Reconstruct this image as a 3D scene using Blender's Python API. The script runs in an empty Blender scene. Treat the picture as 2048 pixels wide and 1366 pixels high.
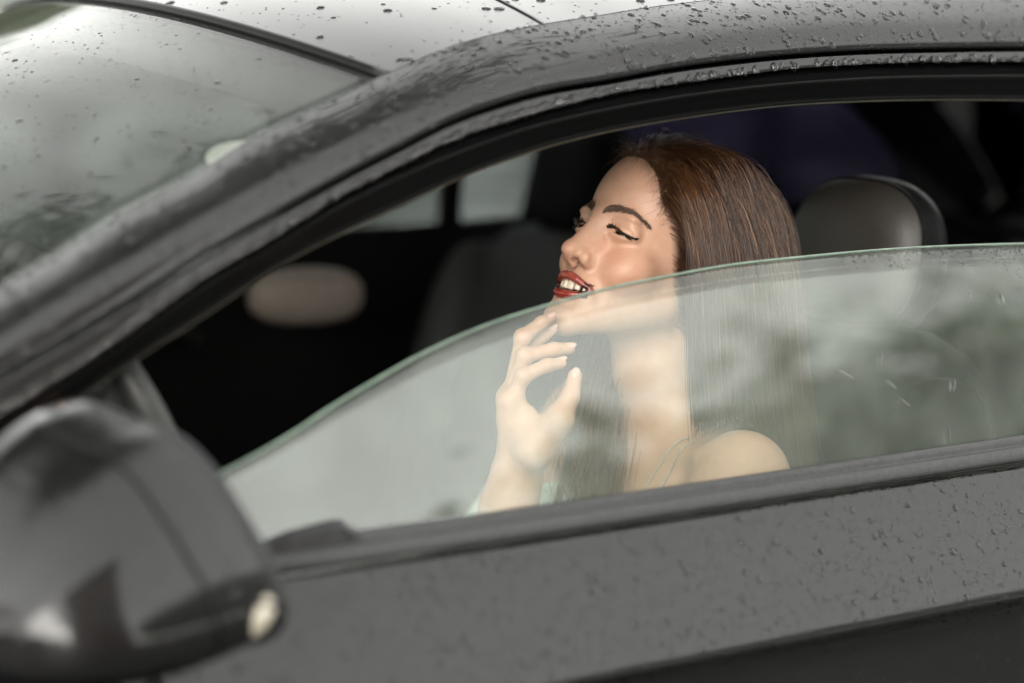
import bpy, bmesh, math, random
import numpy as np
from mathutils import Vector, Matrix

random.seed(7)
rng = np.random.default_rng(7)
sc = bpy.context.scene
COL = sc.collection

# ------------------------------------------------------------------ camera
W0, H0 = 2048, 1366
LENS = 85.0
FPX = LENS / 36 * W0
TH, PITCH = math.radians(32.0), math.radians(9.43)
CAM_FWD_H = np.array([math.sin(TH), math.cos(TH), 0.0])
CR = np.array([math.cos(TH), -math.sin(TH), 0.0])
CF = CAM_FWD_H * math.cos(PITCH) + np.array([0, 0, -math.sin(PITCH)])
CU = np.cross(CR, CF)
CAM = np.array([-2.15 * math.sin(TH), -2.15 * math.cos(TH), 1.457])
cam_data = bpy.data.cameras.new('camera')
cam = bpy.data.objects.new('camera', cam_data)
COL.objects.link(cam)
cam.matrix_world = Matrix(((CR[0], CU[0], -CF[0], CAM[0]), (CR[1], CU[1], -CF[1], CAM[1]),
                           (CR[2], CU[2], -CF[2], CAM[2]), (0, 0, 0, 1)))
cam_data.lens = LENS
cam_data.sensor_width = 36
cam_data.clip_start = 0.05
cam_data.clip_end = 2000
cam_data.dof.use_dof = True
cam_data.dof.focus_distance = 2.545
cam_data.dof.aperture_fstop = 1.7
sc.camera = cam

# ------------------------------------------------------------------ overcast sky, soft sun, exposure
SUN_EL, SUN_AZ = math.radians(20), math.radians(230)      # azimuth measured from +X towards +Y
world = bpy.data.worlds.new('World')
sc.world = world
world.use_nodes = True
wn = world.node_tree
wn.nodes.clear()
w_out = wn.nodes.new('ShaderNodeOutputWorld')
w_bg = wn.nodes.new('ShaderNodeBackground')
w_sky = wn.nodes.new('ShaderNodeTexSky')
w_sky.sky_type = 'NISHITA'
w_sky.sun_disc = False
w_sky.sun_elevation = SUN_EL
w_sky.sun_rotation = math.pi / 2 - SUN_AZ
w_sky.air_density = 1.0
w_sky.dust_density = 0.3
w_sky.ozone_density = 1.0
w_hs = wn.nodes.new('ShaderNodeHueSaturation')            # overcast: hardly any blue left
w_hs.inputs['Saturation'].default_value = 0.05
w_gm = wn.nodes.new('ShaderNodeGamma')                   # cloud cover evens the sky out
w_gm.inputs['Gamma'].default_value = 0.8
wn.links.new(w_sky.outputs[0], w_gm.inputs['Color'])
wn.links.new(w_gm.outputs[0], w_hs.inputs['Color'])
w_hs.inputs['Value'].default_value = 1.45
w_tn = wn.nodes.new('ShaderNodeMix'); w_tn.data_type = 'RGBA'; w_tn.blend_type = 'MULTIPLY'
w_tn.inputs[0].default_value = 1.0; w_tn.inputs[7].default_value = (1.0, .99, .945, 1)
wn.links.new(w_hs.outputs[0], w_tn.inputs[6])
wn.links.new(w_tn.outputs[2], w_bg.inputs['Color'])
w_bg.inputs['Strength'].default_value = 0.15
wn.links.new(w_bg.outputs[0], w_out.inputs['Surface'])

sun_d = bpy.data.lights.new('sun', 'SUN')
sun_d.energy = 0.78
sun_d.angle = math.radians(46)
sun_d.color = (1.0, 0.94, 0.86)
sun = bpy.data.objects.new('sun', sun_d)
COL.objects.link(sun)
sdir = Vector((math.cos(SUN_EL) * math.cos(SUN_AZ), math.cos(SUN_EL) * math.sin(SUN_AZ), math.sin(SUN_EL)))
sun.rotation_euler = sdir.to_track_quat('Z', 'Y').to_euler()

sc.view_settings.view_transform = 'Standard'
sc.view_settings.look = 'None'
sc.view_settings.gamma = 1.0
sc.view_settings.exposure = 2.2
sc.cycles.use_denoising = True
sc.cycles.max_bounces = 10
sc.cycles.transparent_max_bounces = 24
sc.cycles.caustics_reflective = False
sc.cycles.caustics_refractive = False
sc.cycles.sample_clamp_indirect = 6.0

# ------------------------------------------------------------------ helpers
def proj(p):
    p = np.asarray(p, float) - CAM
    d = p @ CF
    return np.stack([W0 / 2 + FPX * (p @ CR) / d, H0 / 2 - FPX * (p @ CU) / d, d], -1)

def ray(u, v):
    return CF + CR * (u - W0 / 2) / FPX + CU * (H0 / 2 - v) / FPX

def at(u, v, depth):
    """the point of the place seen at picture position u,v of the photograph, this deep in it"""
    return CAM + ray(u, v) * depth

BELT = 0.93
def side_y(x, z, off=0.0):
    """the car's left flank above the belt: leans in with height, curves in towards the nose"""
    return 0.02 + off + 0.40 * (z - BELT) + 0.05 * np.clip(-(x - 0.1), 0, 9) ** 2

def on_side(u, v, off=0.0):
    d = ray(u, v)
    t = 2.3
    for _ in range(60):
        p = CAM + d * t
        t += (side_y(p[0], p[2], off) - p[1]) / d[1] * 0.7
    return CAM + d * t

def catmull(pts, n):
    """resample a control polyline at n places, centripetal-free Catmull-Rom, even in control parameter"""
    pts = np.asarray(pts, float)
    m = len(pts)
    if m == 2:
        t = np.linspace(0, 1, n)[:, None]
        return pts[0] * (1 - t) + pts[1] * t
    P = np.vstack([2 * pts[0] - pts[1], pts, 2 * pts[-1] - pts[-2]])
    s = np.linspace(0, m - 1, n)
    i = np.minimum(s.astype(int), m - 2)
    t = (s - i)[:, None]
    p0, p1, p2, p3 = P[i], P[i + 1], P[i + 2], P[i + 3]
    return 0.5 * (2 * p1 + (p2 - p0) * t + (2 * p0 - 5 * p1 + 4 * p2 - p3) * t * t + (3 * p1 - p0 - 3 * p2 + p3) * t ** 3)

def trace(pts, us, smooth=1.0):
    """v of a picture polyline at picture positions us (monotone cubic)"""
    pts = np.asarray(pts, float)
    x, y = pts[:, 0], pts[:, 1]
    h = np.diff(x); s = np.diff(y) / h
    m = np.zeros(len(x)); m[0], m[-1] = s[0], s[-1]
    for i in range(1, len(x) - 1):
        m[i] = (s[i - 1] * h[i] + s[i] * h[i - 1]) / (h[i] + h[i - 1])
    i = np.clip(np.searchsorted(x, us) - 1, 0, len(x) - 2)
    t = (us - x[i]) / h[i]
    lo, hi = t < 0, t > 1
    tc = np.clip(t, 0, 1)
    v = (2*tc**3-3*tc**2+1)*y[i] + (tc**3-2*tc**2+tc)*h[i]*m[i] + (-2*tc**3+3*tc**2)*y[i+1] + (tc**3-tc**2)*h[i]*m[i+1]
    v = np.where(lo, y[0] + (us - x[0]) * s[0], v)
    v = np.where(hi, y[-1] + (us - x[-1]) * s[-1], v)
    return v

def mesh_obj(name, verts, faces, mat, parent=None, smooth=True):
    me = bpy.data.meshes.new(name)
    verts = np.asarray(verts, np.float32)
    if isinstance(faces, np.ndarray):
        k = faces.shape[1]
        me.vertices.add(len(verts)); me.vertices.foreach_set('co', verts.ravel())
        me.loops.add(faces.size); me.loops.foreach_set('vertex_index', faces.astype(np.int32).ravel())
        me.polygons.add(len(faces)); me.polygons.foreach_set('loop_start', np.arange(0, faces.size, k, dtype=np.int32))
        me.update(calc_edges=True)
    else:
        me.from_pydata([tuple(map(float, v)) for v in verts], [], faces)
    me.validate()
    if smooth:
        me.polygons.foreach_set('use_smooth', np.ones(len(me.polygons), bool))
    if mat is not None:
        me.materials.append(mat)
    o = bpy.data.objects.new(name, me)
    COL.objects.link(o)
    o.parent = parent
    return o

def empty(name, loc=(0, 0, 0), parent=None):
    o = bpy.data.objects.new(name, None)
    COL.objects.link(o)
    o.location = loc
    o.parent = parent
    return o

def tag(o, label=None, cat=None, group=None, kind=None):
    if label: o['label'] = label
    if cat: o['category'] = cat
    if group: o['group'] = group
    if kind: o['kind'] = kind
    return o

def grid_faces(nr, nc, wrap=False):
    r = np.arange(nr - 1)[:, None]
    c = np.arange(nc if wrap else nc - 1)[None, :]
    c1 = (c + 1) % nc
    return np.stack([r * nc + c, r * nc + c1, (r + 1) * nc + c1, (r + 1) * nc + c], -1).reshape(-1, 4)

def loft(name, rows, mat, parent=None, thick=0.0, sub=1, flip=False):
    """skin over a list of equally long curves; thick > 0 gives it a real second face"""
    rows = np.asarray(rows, float)
    if sub > 1:
        rows = np.stack([catmull(rows[:, i], (len(rows) - 1) * sub + 1) for i in range(rows.shape[1])], 1)
    nr, nc = rows.shape[:2]
    f = grid_faces(nr, nc)
    if flip: f = f[:, ::-1]
    o = mesh_obj(name, rows.reshape(-1, 3), f, mat, parent)
    if thick:
        m = o.modifiers.new('thickness', 'SOLIDIFY'); m.thickness = thick; m.offset = -1
    return o

def tube(name, path, radius, mat, parent=None, seg=10, flat=None):
    """a swept round (or flattened) section"""
    path = np.asarray(path, float); n = len(path)
    tan = np.gradient(path, axis=0); tan /= np.linalg.norm(tan, axis=1)[:, None]
    up = np.array([0, 0, 1.0]); up = np.where(abs(tan @ up)[:, None] > .95, np.array([1.0, 0, 0]), up)
    a = np.cross(tan, up); a /= np.linalg.norm(a, axis=1)[:, None]
    b = np.cross(a, tan)
    r = np.broadcast_to(np.asarray(radius, float), (n,))[:, None, None]
    ang = np.linspace(0, 2 * math.pi, seg, endpoint=False)
    kx, ky = (1, 1) if flat is None else flat
    v = path[:, None] + r * (kx * np.cos(ang)[None, :, None] * a[:, None] + ky * np.sin(ang)[None, :, None] * b[:, None])
    f = [tuple(q) for q in grid_faces(n, seg, True)]
    f += [tuple(range(seg)), tuple((n - 1) * seg + i for i in range(seg))[::-1]]
    return mesh_obj(name, v.reshape(-1, 3), f, mat, parent)

def rounded_box(name, size, loc, mat, parent=None, bevel=0.01, rot=(0, 0, 0), seg=3):
    bm = bmesh.new()
    bmesh.ops.create_cube(bm, size=1)
    for v in bm.verts: v.co = Vector((v.co.x * size[0], v.co.y * size[1], v.co.z * size[2]))
    bmesh.ops.bevel(bm, geom=list(bm.edges), offset=min(bevel, min(size) * .49), segments=seg, profile=.5, affect='EDGES')
    me = bpy.data.meshes.new(name); bm.to_mesh(me); bm.free()
    me.polygons.foreach_set('use_smooth', np.ones(len(me.polygons), bool))
    me.materials.append(mat)
    o = bpy.data.objects.new(name, me); COL.objects.link(o)
    o.location = loc; o.rotation_euler = rot; o.parent = parent
    return o

# ------------------------------------------------------------------ materials
def mat_new(name):
    m = bpy.data.materials.new(name); m.use_nodes = True
    nt = m.node_tree
    return m, nt, nt.nodes['Principled BSDF'], nt.nodes['Material Output']

def noise(nt, scale, detail=3, rough=.55, coord='Object', dist=0):
    tc = nt.nodes.new('ShaderNodeTexCoord'); n = nt.nodes.new('ShaderNodeTexNoise')
    n.inputs['Scale'].default_value = scale; n.inputs['Detail'].default_value = detail
    n.inputs['Roughness'].default_value = rough; n.inputs['Distortion'].default_value = dist
    nt.links.new(tc.outputs[coord], n.inputs['Vector'])
    return n

def ramp(nt, src, stops):
    r = nt.nodes.new('ShaderNodeValToRGB')
    while len(r.color_ramp.elements) < len(stops): r.color_ramp.elements.new(.5)
    for e, (p, c) in zip(r.color_ramp.elements, stops):
        e.position = p; e.color = (*c, 1) if len(c) == 3 else c
    nt.links.new(src, r.inputs[0])
    return r

def bump(nt, src, bsdf, strength=.2, dist=.002):
    b = nt.nodes.new('ShaderNodeBump'); b.inputs['Strength'].default_value = strength; b.inputs['Distance'].default_value = dist
    nt.links.new(src, b.inputs['Height']); nt.links.new(b.outputs[0], bsdf.inputs['Normal'])
    return b

def simple(name, col, rough=.5, metal=0, coat=0, nscale=60, var=.25, bstr=.1, bdist=.001, spec=.5):
    m, nt, b, _ = mat_new(name)
    n = noise(nt, nscale)
    lo = tuple(c * (1 - var) for c in col); hi = tuple(min(1, c * (1 + var)) for c in col)
    r = ramp(nt, n.outputs[0], [(.3, lo), (.7, hi)])
    nt.links.new(r.outputs[0], b.inputs['Base Color'])
    b.inputs['Roughness'].default_value = rough; b.inputs['Metallic'].default_value = metal
    b.inputs['Coat Weight'].default_value = coat; b.inputs['Coat Roughness'].default_value = .03
    b.inputs['Specular IOR Level'].default_value = spec
    if bstr: bump(nt, n.outputs[0], b, bstr, bdist)
    return m

def glass_mat(name, tint, haze=0.0, f0=.043, haze_col=(.8, .82, .8), gloss=(1, 1, 1), rough=0.0, graze=None):
    """thin pane: each face lets light straight through and mirrors by its angle; optional film of dried rain"""
    m, nt, b, out = mat_new(name)
    nt.nodes.remove(b)
    tr = nt.nodes.new('ShaderNodeBsdfTransparent'); tr.inputs[0].default_value = (*tint, 1)
    gl = nt.nodes.new('ShaderNodeBsdfGlossy'); gl.inputs['Roughness'].default_value = rough; gl.inputs[0].default_value = (*gloss, 1)
    lw = nt.nodes.new('ShaderNodeLayerWeight'); lw.inputs[0].default_value = .5
    pw = nt.nodes.new('ShaderNodeMath'); pw.operation = 'POWER'; pw.inputs[1].default_value = 5
    nt.links.new(lw.outputs['Facing'], pw.inputs[0])
    ma = nt.nodes.new('ShaderNodeMath'); ma.operation = 'MULTIPLY_ADD'; ma.inputs[1].default_value = (1 - f0) if graze is None else graze; ma.inputs[2].default_value = f0
    nt.links.new(pw.outputs[0], ma.inputs[0])
    mx = nt.nodes.new('ShaderNodeMixShader')
    nt.links.new(ma.outputs[0], mx.inputs[0]); nt.links.new(tr.outputs[0], mx.inputs[1]); nt.links.new(gl.outputs[0], mx.inputs[2])
    last = mx
    if haze:
        df = nt.nodes.new('ShaderNodeBsdfDiffuse'); df.inputs[0].default_value = (*haze_col, 1)
        n = noise(nt, 9, 5, .6)
        mr = nt.nodes.new('ShaderNodeMapRange'); mr.inputs[1].default_value = .35; mr.inputs[2].default_value = .75
        mr.inputs[3].default_value = haze * .5; mr.inputs[4].default_value = haze * 1.6
        nt.links.new(n.outputs[0], mr.inputs[0])
        m2 = nt.nodes.new('ShaderNodeMixShader')
        nt.links.new(mr.outputs[0], m2.inputs[0]); nt.links.new(mx.outputs[0], m2.inputs[1]); nt.links.new(df.outputs[0], m2.inputs[2])
        last = m2
    nt.links.new(last.outputs[0], out.inputs['Surface'])
    return m

def paint_mat(name, col, rough=.34, coat_rough=.035):
    m, nt, b, _ = mat_new(name)
    n = noise(nt, 900, 2)
    r = ramp(nt, n.outputs[0], [(.35, tuple(c * .7 for c in col)), (.7, tuple(c * 1.35 for c in col))])
    nt.links.new(r.outputs[0], b.inputs['Base Color'])
    b.inputs['Metallic'].default_value = 0
    b.inputs['Roughness'].default_value = rough; b.inputs['Specular IOR Level'].default_value = .2
    b.inputs['Coat Weight'].default_value = 1.0
    b.inputs['Coat Roughness'].default_value = coat_rough
    n2 = noise(nt, 35, 3)
    bump(nt, n2.outputs[0], b, .04, .0012)
    return m

M_PAINT = paint_mat('black_car_paint', (.010, .010, .0105))
M_MPAINT = paint_mat('mirror_cap_paint', (.006, .006, .0063), .34, .08)
M_RUBBER = simple('black_rubber', (.004, .004, .0042), .36, nscale=200, bstr=.1, bdist=.0003, spec=.16)
M_TRIM = simple('satin_trim', (.02, .02, .022), .3, nscale=120, bstr=.08, bdist=.0004)
M_LIP = simple('seal_lip', (.10, .098, .075), .45, nscale=150)
M_FRIT = simple('ceramic_frit', (.012, .012, .013), .25, nscale=40, bstr=0)
M_GLASS = glass_mat('side_glass', (.95, .98, .955), haze=.055, f0=.078, gloss=(.985, 1, .98), haze_col=(.73, .79, .72))
M_WIND = glass_mat('windscreen_glass', (.70, .72, .70), haze=.015, f0=.03, graze=.6, haze_col=(.70, .72, .69))
M_TINT = glass_mat('tinted_glass', (.30, .27, .42), haze=0, f0=.043)
M_BLACK = simple('interior_black', (.0035, .0035, .0037), .65, nscale=90, bstr=.2, bdist=.0006, spec=.08)
M_LEATHER = simple('black_leather', (.005, .005, .0053), .5, nscale=260, bstr=.5, bdist=.0006, spec=.08)
M_LITLEA = simple('lit_black_leather', (.024, .021, .018), .5, nscale=260, bstr=.5, bdist=.0006)  # black leather toned up to look daylit on the headrest front
M_GREYPLA = simple('grey_plastic', (.03, .03, .03), .4, nscale=150)
M_CHROME = simple('mirror_silver', (.8, .8, .8), .02, metal=1, bstr=0, var=0)
# ================================================================== the car
car = empty('car', (0.0, 0.0, 0.0))
tag(car, 'rain-wet black coupe with its driver window half lowered', 'car')
YC = 0.80                                                  # the car's centre plane

# ---- picture traces of the flank's lines (photograph pixels)
T_ROOF = [(-420, 850), (0, 578), (117, 511), (234, 435), (322, 385), (389, 350), (491, 287), (576, 243), (638, 213), (693, 188), (781, 145),
          (888, 100), (1005, 66), (1099, 48), (1200, 32), (1271, 20), (1370, 7), (1436, -1), (1700, -26), (2048, -46), (2500, -50)]
T_RIDGE = [(-420, 935), (0, 660), (200, 541), (400, 425), (576, 330), (700, 268), (850, 202), (990, 158), (1093, 132), (1200, 106), (1348, 76),
           (1550, 52), (1716, 41), (1875, 37), (2048, 33), (2500, 40)]
T_GAP = [(-420, 1005), (0, 750), (117, 684), (234, 616), (400, 514), (546, 430), (693, 349), (803, 292), (897, 244), (1005, 205), (1093, 181), (1200, 163),
         (1348, 136), (1550, 112), (1716, 101), (1875, 97), (2048, 95), (2500, 103)]
T_FRINGE = [(-420, 1085), (0, 825), (126, 748), (234, 675), (400, 557), (546, 472), (693, 382), (803, 326), (888, 285), (976, 252), (1093, 217), (1200, 191),
            (1337, 168), (1479, 149), (1558, 139), (1716, 128), (2048, 122), (2500, 128)]
T_SEAL = [(-420, 1100), (0, 842), (126, 762), (234, 690), (400, 573), (546, 488), (656, 421), (800, 348), (917, 299), (1034, 257), (1200, 216),
          (1348, 189), (1550, 164), (1716, 152), (2048, 146), (2500, 150)]
T_LIP = [(-420, 1150), (0, 896), (132, 811), (263, 721), (437, 609), (546, 535), (693, 459), (803, 407), (900, 362), (1055, 303), (1200, 264),
         (1304, 244), (1414, 227), (1558, 210), (1716, 201), (1843, 198), (2048, 199), (2500, 212)]
T_GLASS = [(-150, 1260), (250, 1050), (429, 950), (517, 903), (605, 850), (652, 818), (750, 758), (847, 703), (964, 650), (1100, 605), (1233, 569), (1336, 548),
           (1473, 524), (1590, 511), (1795, 493), (2048, 483), (2500, 486)]
US = np.concatenate([np.linspace(-400, 1100, 110), np.linspace(1112, 2400, 70)])
def side_curve(T, off, dv=0.0):
    v = trace(T, US) + dv
    return np.array([on_side(u, w, off) for u, w in zip(US, v)])
def shift(c, dx=0, dy=0, dz=0): return c + np.array([dx, dy, dz])

c_roof = side_curve(T_ROOF, .050)
c_ridge = side_curve(T_RIDGE, .006)
c_gap = side_curve(T_GAP, .0)
c_fringe = side_curve(T_FRINGE, .002)
c_lip = side_curve(T_LIP, .030)

# ---- roof rail and front pillar: one pressed panel from the windscreen edge to the shut line
i0 = int(np.argmin(abs(US - 781)))                         # where windscreen edge becomes roof edge
mid1 = (c_roof + c_ridge) / 2 + np.array([0, -.001, .0025])
mid2 = (c_ridge + c_gap) / 2 + np.array([0, -.004, .003])
rail = loft('roof_rail', [shift(c_roof, 0, .006, -.012), shift(c_roof, 0, .001, -.001), c_roof, mid1, shift(c_ridge, 0, -.0012, .0008), mid2,
                          shift(c_gap, 0, -.001, .006), c_gap, shift(c_gap, 0, .012, 0)], M_PAINT, car, sub=4)
# ---- window surround below it
surround = loft('window_surround', [shift(c_gap, 0, .010, -.004), shift(c_gap, 0, -.001, -.0045), (c_gap * .6 + c_fringe * .4) + np.array([0, -.002, 0]),
                                    c_fringe + np.array([0, -.003, 0]), c_fringe, shift(c_fringe, 0, .02, -.003)], M_PAINT, car, sub=3)
# ---- rubber door seal: fat bulb with a thin lip on its inner edge
s_top = side_curve(T_FRINGE, .016, 3); s_hi = side_curve(T_SEAL, .010, -3); s_mid = side_curve(T_SEAL, .006, 6)
s_a = c_lip * .35 + s_mid * .65 + np.array([0, -.001, 0]); s_b = c_lip * .8 + s_mid * .2 + np.array([0, -.002, 0])
seal = loft('door_seal', [shift(s_top, 0, .03, 0), s_top, s_hi, s_mid, s_a, s_b, c_lip, shift(c_lip, 0, .05, .008)], M_RUBBER, car, sub=4)
tube('seal_lip', shift(c_lip, 0, -.001, .0005), .0028, M_LIP, car, 8)
# headlining edge behind the seal
loft('headlining_rail', [shift(c_lip, 0, .045, .006), shift(c_lip, 0, .10, .035), shift(c_roof, 0, .03, -.02)], M_BLACK, car, sub=2)

# ---- roof skin, crowned, with the far side mirrored
def mirror_y(c): return np.stack([c[:, 0], 2 * YC - c[:, 1], c[:, 2]], 1)
near_r = shift(c_roof[i0:], 0, .004, -.003)
rows = []
NS = 41
for s in np.linspace(0, 1, NS):
    base = near_r * (1 - s) + mirror_y(near_r) * s
    crown = 4 * s * (1 - s)
    k = np.clip((base[:, 0] - near_r[0, 0]) / .35, 0, 1)
    rows.append(base + np.stack([-.085 * crown * np.ones(len(base)), 0 * k, crown * (.066 + .010 * k)], 1))
ROOF_ROWS = np.array(rows)
# back of the header is kept straight: fade the forward bow out with x
fade = np.clip(1 - (near_r[:, 0] - near_r[0, 0]) / .8, 0, 1)
crowns = np.array([4 * s * (1 - s) for s in np.linspace(0, 1, NS)])
ROOF_ROWS[:, :, 0] += .085 * crowns[:, None] * (1 - fade)[None, :]
roof = loft('roof', ROOF_ROWS, M_PAINT, car, thick=0)
mirrored_rail = np.stack([mirror_y(c) for c in [c_roof, mid1, c_ridge, mid2, c_gap, shift(c_gap, 0, .012, 0)]])
far_rail = loft('far_roof_rail', mirrored_rail, M_PAINT, car, sub=2, flip=True)
# roof panel joint across the car (thin dark gap)
def roof_pt(u, v):
    d = ray(u, v); best = None
    P = ROOF_ROWS.reshape(-1, 3); pr = proj(P)
    j = np.argsort((pr[:, 0] - u) ** 2 + (pr[:, 1] - v) ** 2)[0]
    return P[j]
jx = roof_pt(1099, 48)[0]
jrow = []
for r in ROOF_ROWS:
    k = np.interp(jx - .0, r[:, 0] , np.arange(len(r)))
    a = int(k); f = k - a
    jrow.append(r[a] * (1 - f) + r[min(a + 1, len(r) - 1)] * f)
jrow = np.array(jrow)
tube('roof_joint', shift(jrow[:], 0, 0, .0004), .0024, M_RUBBER, car, 6, flat=(1, .5))
tube('roof_ditch', shift(c_roof[i0 - 1:], 0, .0045, -.0025), .0026, M_RUBBER, car, 6)

# ---- windscreen
near_w = shift(c_roof[:i0 + 1], 0, .004, -.002)
wrows = []
for s in np.linspace(0, 1, 61):
    base = near_w * (1 - s) + mirror_y(near_w) * s
    q = abs(2 * s - 1)
    crown = 1 - q ** 2.4
    wrows.append(base + np.stack([-.15 * crown * np.ones(len(base)), np.zeros(len(base)), .05 * crown * np.ones(len(base))], 1))
W_ROWS = np.array(wrows)
# header edge bow must meet the roof
W_ROWS = np.stack([catmull(r, 60) for r in W_ROWS])
for si, s in enumerate(np.linspace(0, 1, 61)):
    tgt = np.array([np.interp(s, np.linspace(0, 1, NS), ROOF_ROWS[:, 0, k]) for k in range(3)])
    dlt = tgt - W_ROWS[si, -1]
    wgt = np.linspace(0, 1, 60) ** 2
    W_ROWS[si] += wgt[:, None] * (dlt + np.array([-.006, 0, -.004]))[None]
wind = loft('windscreen', W_ROWS, M_WIND, car, thick=.004)
header = W_ROWS[:, -1]
tube('windscreen_header_seal', shift(header, .004, 0, .002), .0062, M_RUBBER, car, 8)

# ---- black ceramic band printed round the inside of the windscreen
def wpt(s, t):
    """s across the car 0..1, t up the windscreen 0..1"""
    a = np.clip(s, 0, 1) * (W_ROWS.shape[0] - 1); b = np.clip(t, 0, 1) * (W_ROWS.shape[1] - 1)
    a0 = min(int(a), W_ROWS.shape[0] - 2); b0 = min(int(b), W_ROWS.shape[1] - 2); fa, fb = a - a0, b - b0
    return ((W_ROWS[a0, b0] * (1 - fb) + W_ROWS[a0, b0 + 1] * fb) * (1 - fa) + (W_ROWS[a0 + 1, b0] * (1 - fb) + W_ROWS[a0 + 1, b0 + 1] * fb) * fa)
def band(name, inner, outer, mat):
    a = np.array([wpt(*q) for q in inner]); b = np.array([wpt(*q) for q in outer])
    off = np.array([.0035, 0, -.0075])
    return loft(name, [a + off, (a + b) / 2 + off, b + off], mat, car)
FT = .872                                                    # lower edge of the top band
def corner(n=12):                                            # rounded inner corner
    r_s, r_t = .060, .10
    return [(.012 + r_s - r_s * math.cos(k), FT - r_t + r_t * math.sin(k)) for k in np.linspace(0, math.pi / 2, n)]
inner = corner() + [(.15, FT), (.25, FT), (.36, FT), (.40, FT - .005), (.43, FT - .05), (.46, FT - .07), (.54, FT - .07), (.57, FT - .05), (.60, FT - .005), (.64, FT), (.78, FT), (.92, FT)]
inner += [(1 - a, b) for a, b in corner()[::-1]]
outer = [(max(0, min(1, (a - .0) if .09 < a < .91 else (0 if a < .5 else 1) if k < 6 or k > len(inner) - 7 else a)), 1.0) for k, (a, b) in enumerate(inner)]
for k in range(12):
    outer[k] = (0.0, inner[k][1]) if k < 8 else (.072 * (k - 7) / 5, 1.0)
    outer[-1 - k] = (1.0, inner[-1 - k][1]) if k < 8 else (1 - .072 * (k - 7) / 5, 1.0)
outer[7] = (0, 1.0); outer[-8] = (1.0, 1.0)
band('windscreen_frit', inner, outer, M_FRIT)

# ---- door glass, half lowered
g_top = side_curve(T_GLASS, .004, 4)
b_line = np.array([[x, side_y(x, BELT - .02, .004), BELT - .02] for x in np.linspace(g_top[0, 0] + .12, g_top[-1, 0], len(US))])
g_rows = [g_top * (1 - t) + np.stack([g_top[:, 0], side_y(g_top[:, 0], np.full(len(US), BELT - .03), .004), np.full(len(US), BELT - .03)], 1) * t for t in np.linspace(0, 1, 12)]
# keep the flank's curvature through the pane
g_rows = [np.stack([r[:, 0], side_y(r[:, 0], r[:, 2], .004) - .0015 * np.sin(math.pi * k / 11), r[:, 2]], 1) for k, r in enumerate(g_rows)]
keep = g_top[:, 2] > BELT - .015
door_glass = loft('door_glass', np.array(g_rows)[:, keep], M_GLASS, car, thick=-.0042)
M_EDGE = simple('ground_glass_edge', (.20, .27, .22), .3, nscale=80, bstr=0)
tube('glass_edge', shift(g_top[keep], 0, .0021, -.0006), .0015, M_EDGE, door_glass, 6)

# ---- door: belt seal and pressed skin
XS = np.linspace(-1.25, 1.35, 90)
def sect(y, z): return np.stack([XS, y + .05 * np.clip(-(XS - .1), 0, 9) ** 2, np.full(len(XS), z)], 1)
BZ = .9395
belt_rows = [sect(.026, BZ - .03), sect(.0185, BZ - .002), sect(.0165, BZ), sect(.0125, BZ - .001), sect(.010, BZ - .007), sect(.009, BZ - .0085), sect(.004, BZ - .0095), sect(.0005, BZ - .014), sect(-.002, BZ - .0215), sect(.004, BZ - .0245)]
loft('belt_seal', belt_rows, simple('belt_rubber', (.045, .046, .047), .42, nscale=220, bstr=.2, bdist=.0004), car, sub=2)
DZ = BZ - .0255
def plan(y0, z0): return sect(y0, z0)
door_prof = [(.012, DZ - .006), (-.0035, DZ - .004), (-.007, DZ - .007), (-.024, DZ - .034), (-.046, DZ - .072), (-.066, DZ - .106), (-.0705, DZ - .1145), (-.0715, DZ - .1185), (-.069, DZ - .1225),
             (-.058, DZ - .130), (-.050, DZ - .142), (-.0475, DZ - .156), (-.0478, DZ - .185), (-.0490, DZ - .22), (-.053, DZ - .28), (-.058, DZ - .36), (-.056, DZ - .48), (-.062, DZ - .62), (-.03, DZ - .70)]
pp = np.array(door_prof)
def drows():
    return [sect(y, z) for y, z in door_prof]
DOOR_ROWS = np.array(drows())
door = loft('door', DOOR_ROWS, M_PAINT, car, sub=3)
far_door = loft('far_door', np.stack([mirror_y(c) for c in DOOR_ROWS]), M_PAINT, car, sub=1, flip=True)
# bump where the belt seal ends under the mirror
bx = on_side(664, 1046, 0)[0]
bxs = np.linspace(bx - .075, bx + .025, 24)
hump = np.clip(np.interp(bxs, [bx - .075, bx - .05, bx - .01, bx + .003, bx + .013, bx + .025], [0, .008, .0125, .012, .004, 0]), 0, 1)
hr = [np.stack([bxs, .0195 + .05 * np.clip(-(bxs - .1), 0, 9) ** 2 + 0 * bxs, BZ - .006 + 0 * bxs], 1), np.stack([bxs, .0190 + .05 * np.clip(-(bxs - .1), 0, 9) ** 2, BZ + hump], 1),
      np.stack([bxs, .013 + .05 * np.clip(-(bxs - .1), 0, 9) ** 2, BZ + hump - .002], 1), np.stack([bxs, .0095 + .05 * np.clip(-(bxs - .1), 0, 9) ** 2, BZ - .008 + 0 * bxs], 1)]
loft('belt_seal_end', hr, M_TRIM, car, sub=2)

# ---- bonnet, front wing and hind flank beyond the frame
hood_rows = []
for s in np.linspace(0, 1, 21):
    a = W_ROWS[int(round(s * 60)), 0]
    c4 = 4 * s * (1 - s)
    hood_rows.append(np.array([a + np.array([.0, 0, -.012]), a + np.array([-.06, 0, -.02]), [-1.5 - .06 * c4, .02 + s * (2 * YC - .04), .90 + .03 * c4], [-2.0 - .10 * c4, .05 + s * (2 * YC - .10), .80 + .04 * c4], [-2.25 - .12 * c4, .12 + s * (2 * YC - .24), .62]]))
hood = loft('bonnet', np.stack([catmull(r, 20) for r in hood_rows]), M_PAINT, car)
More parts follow.
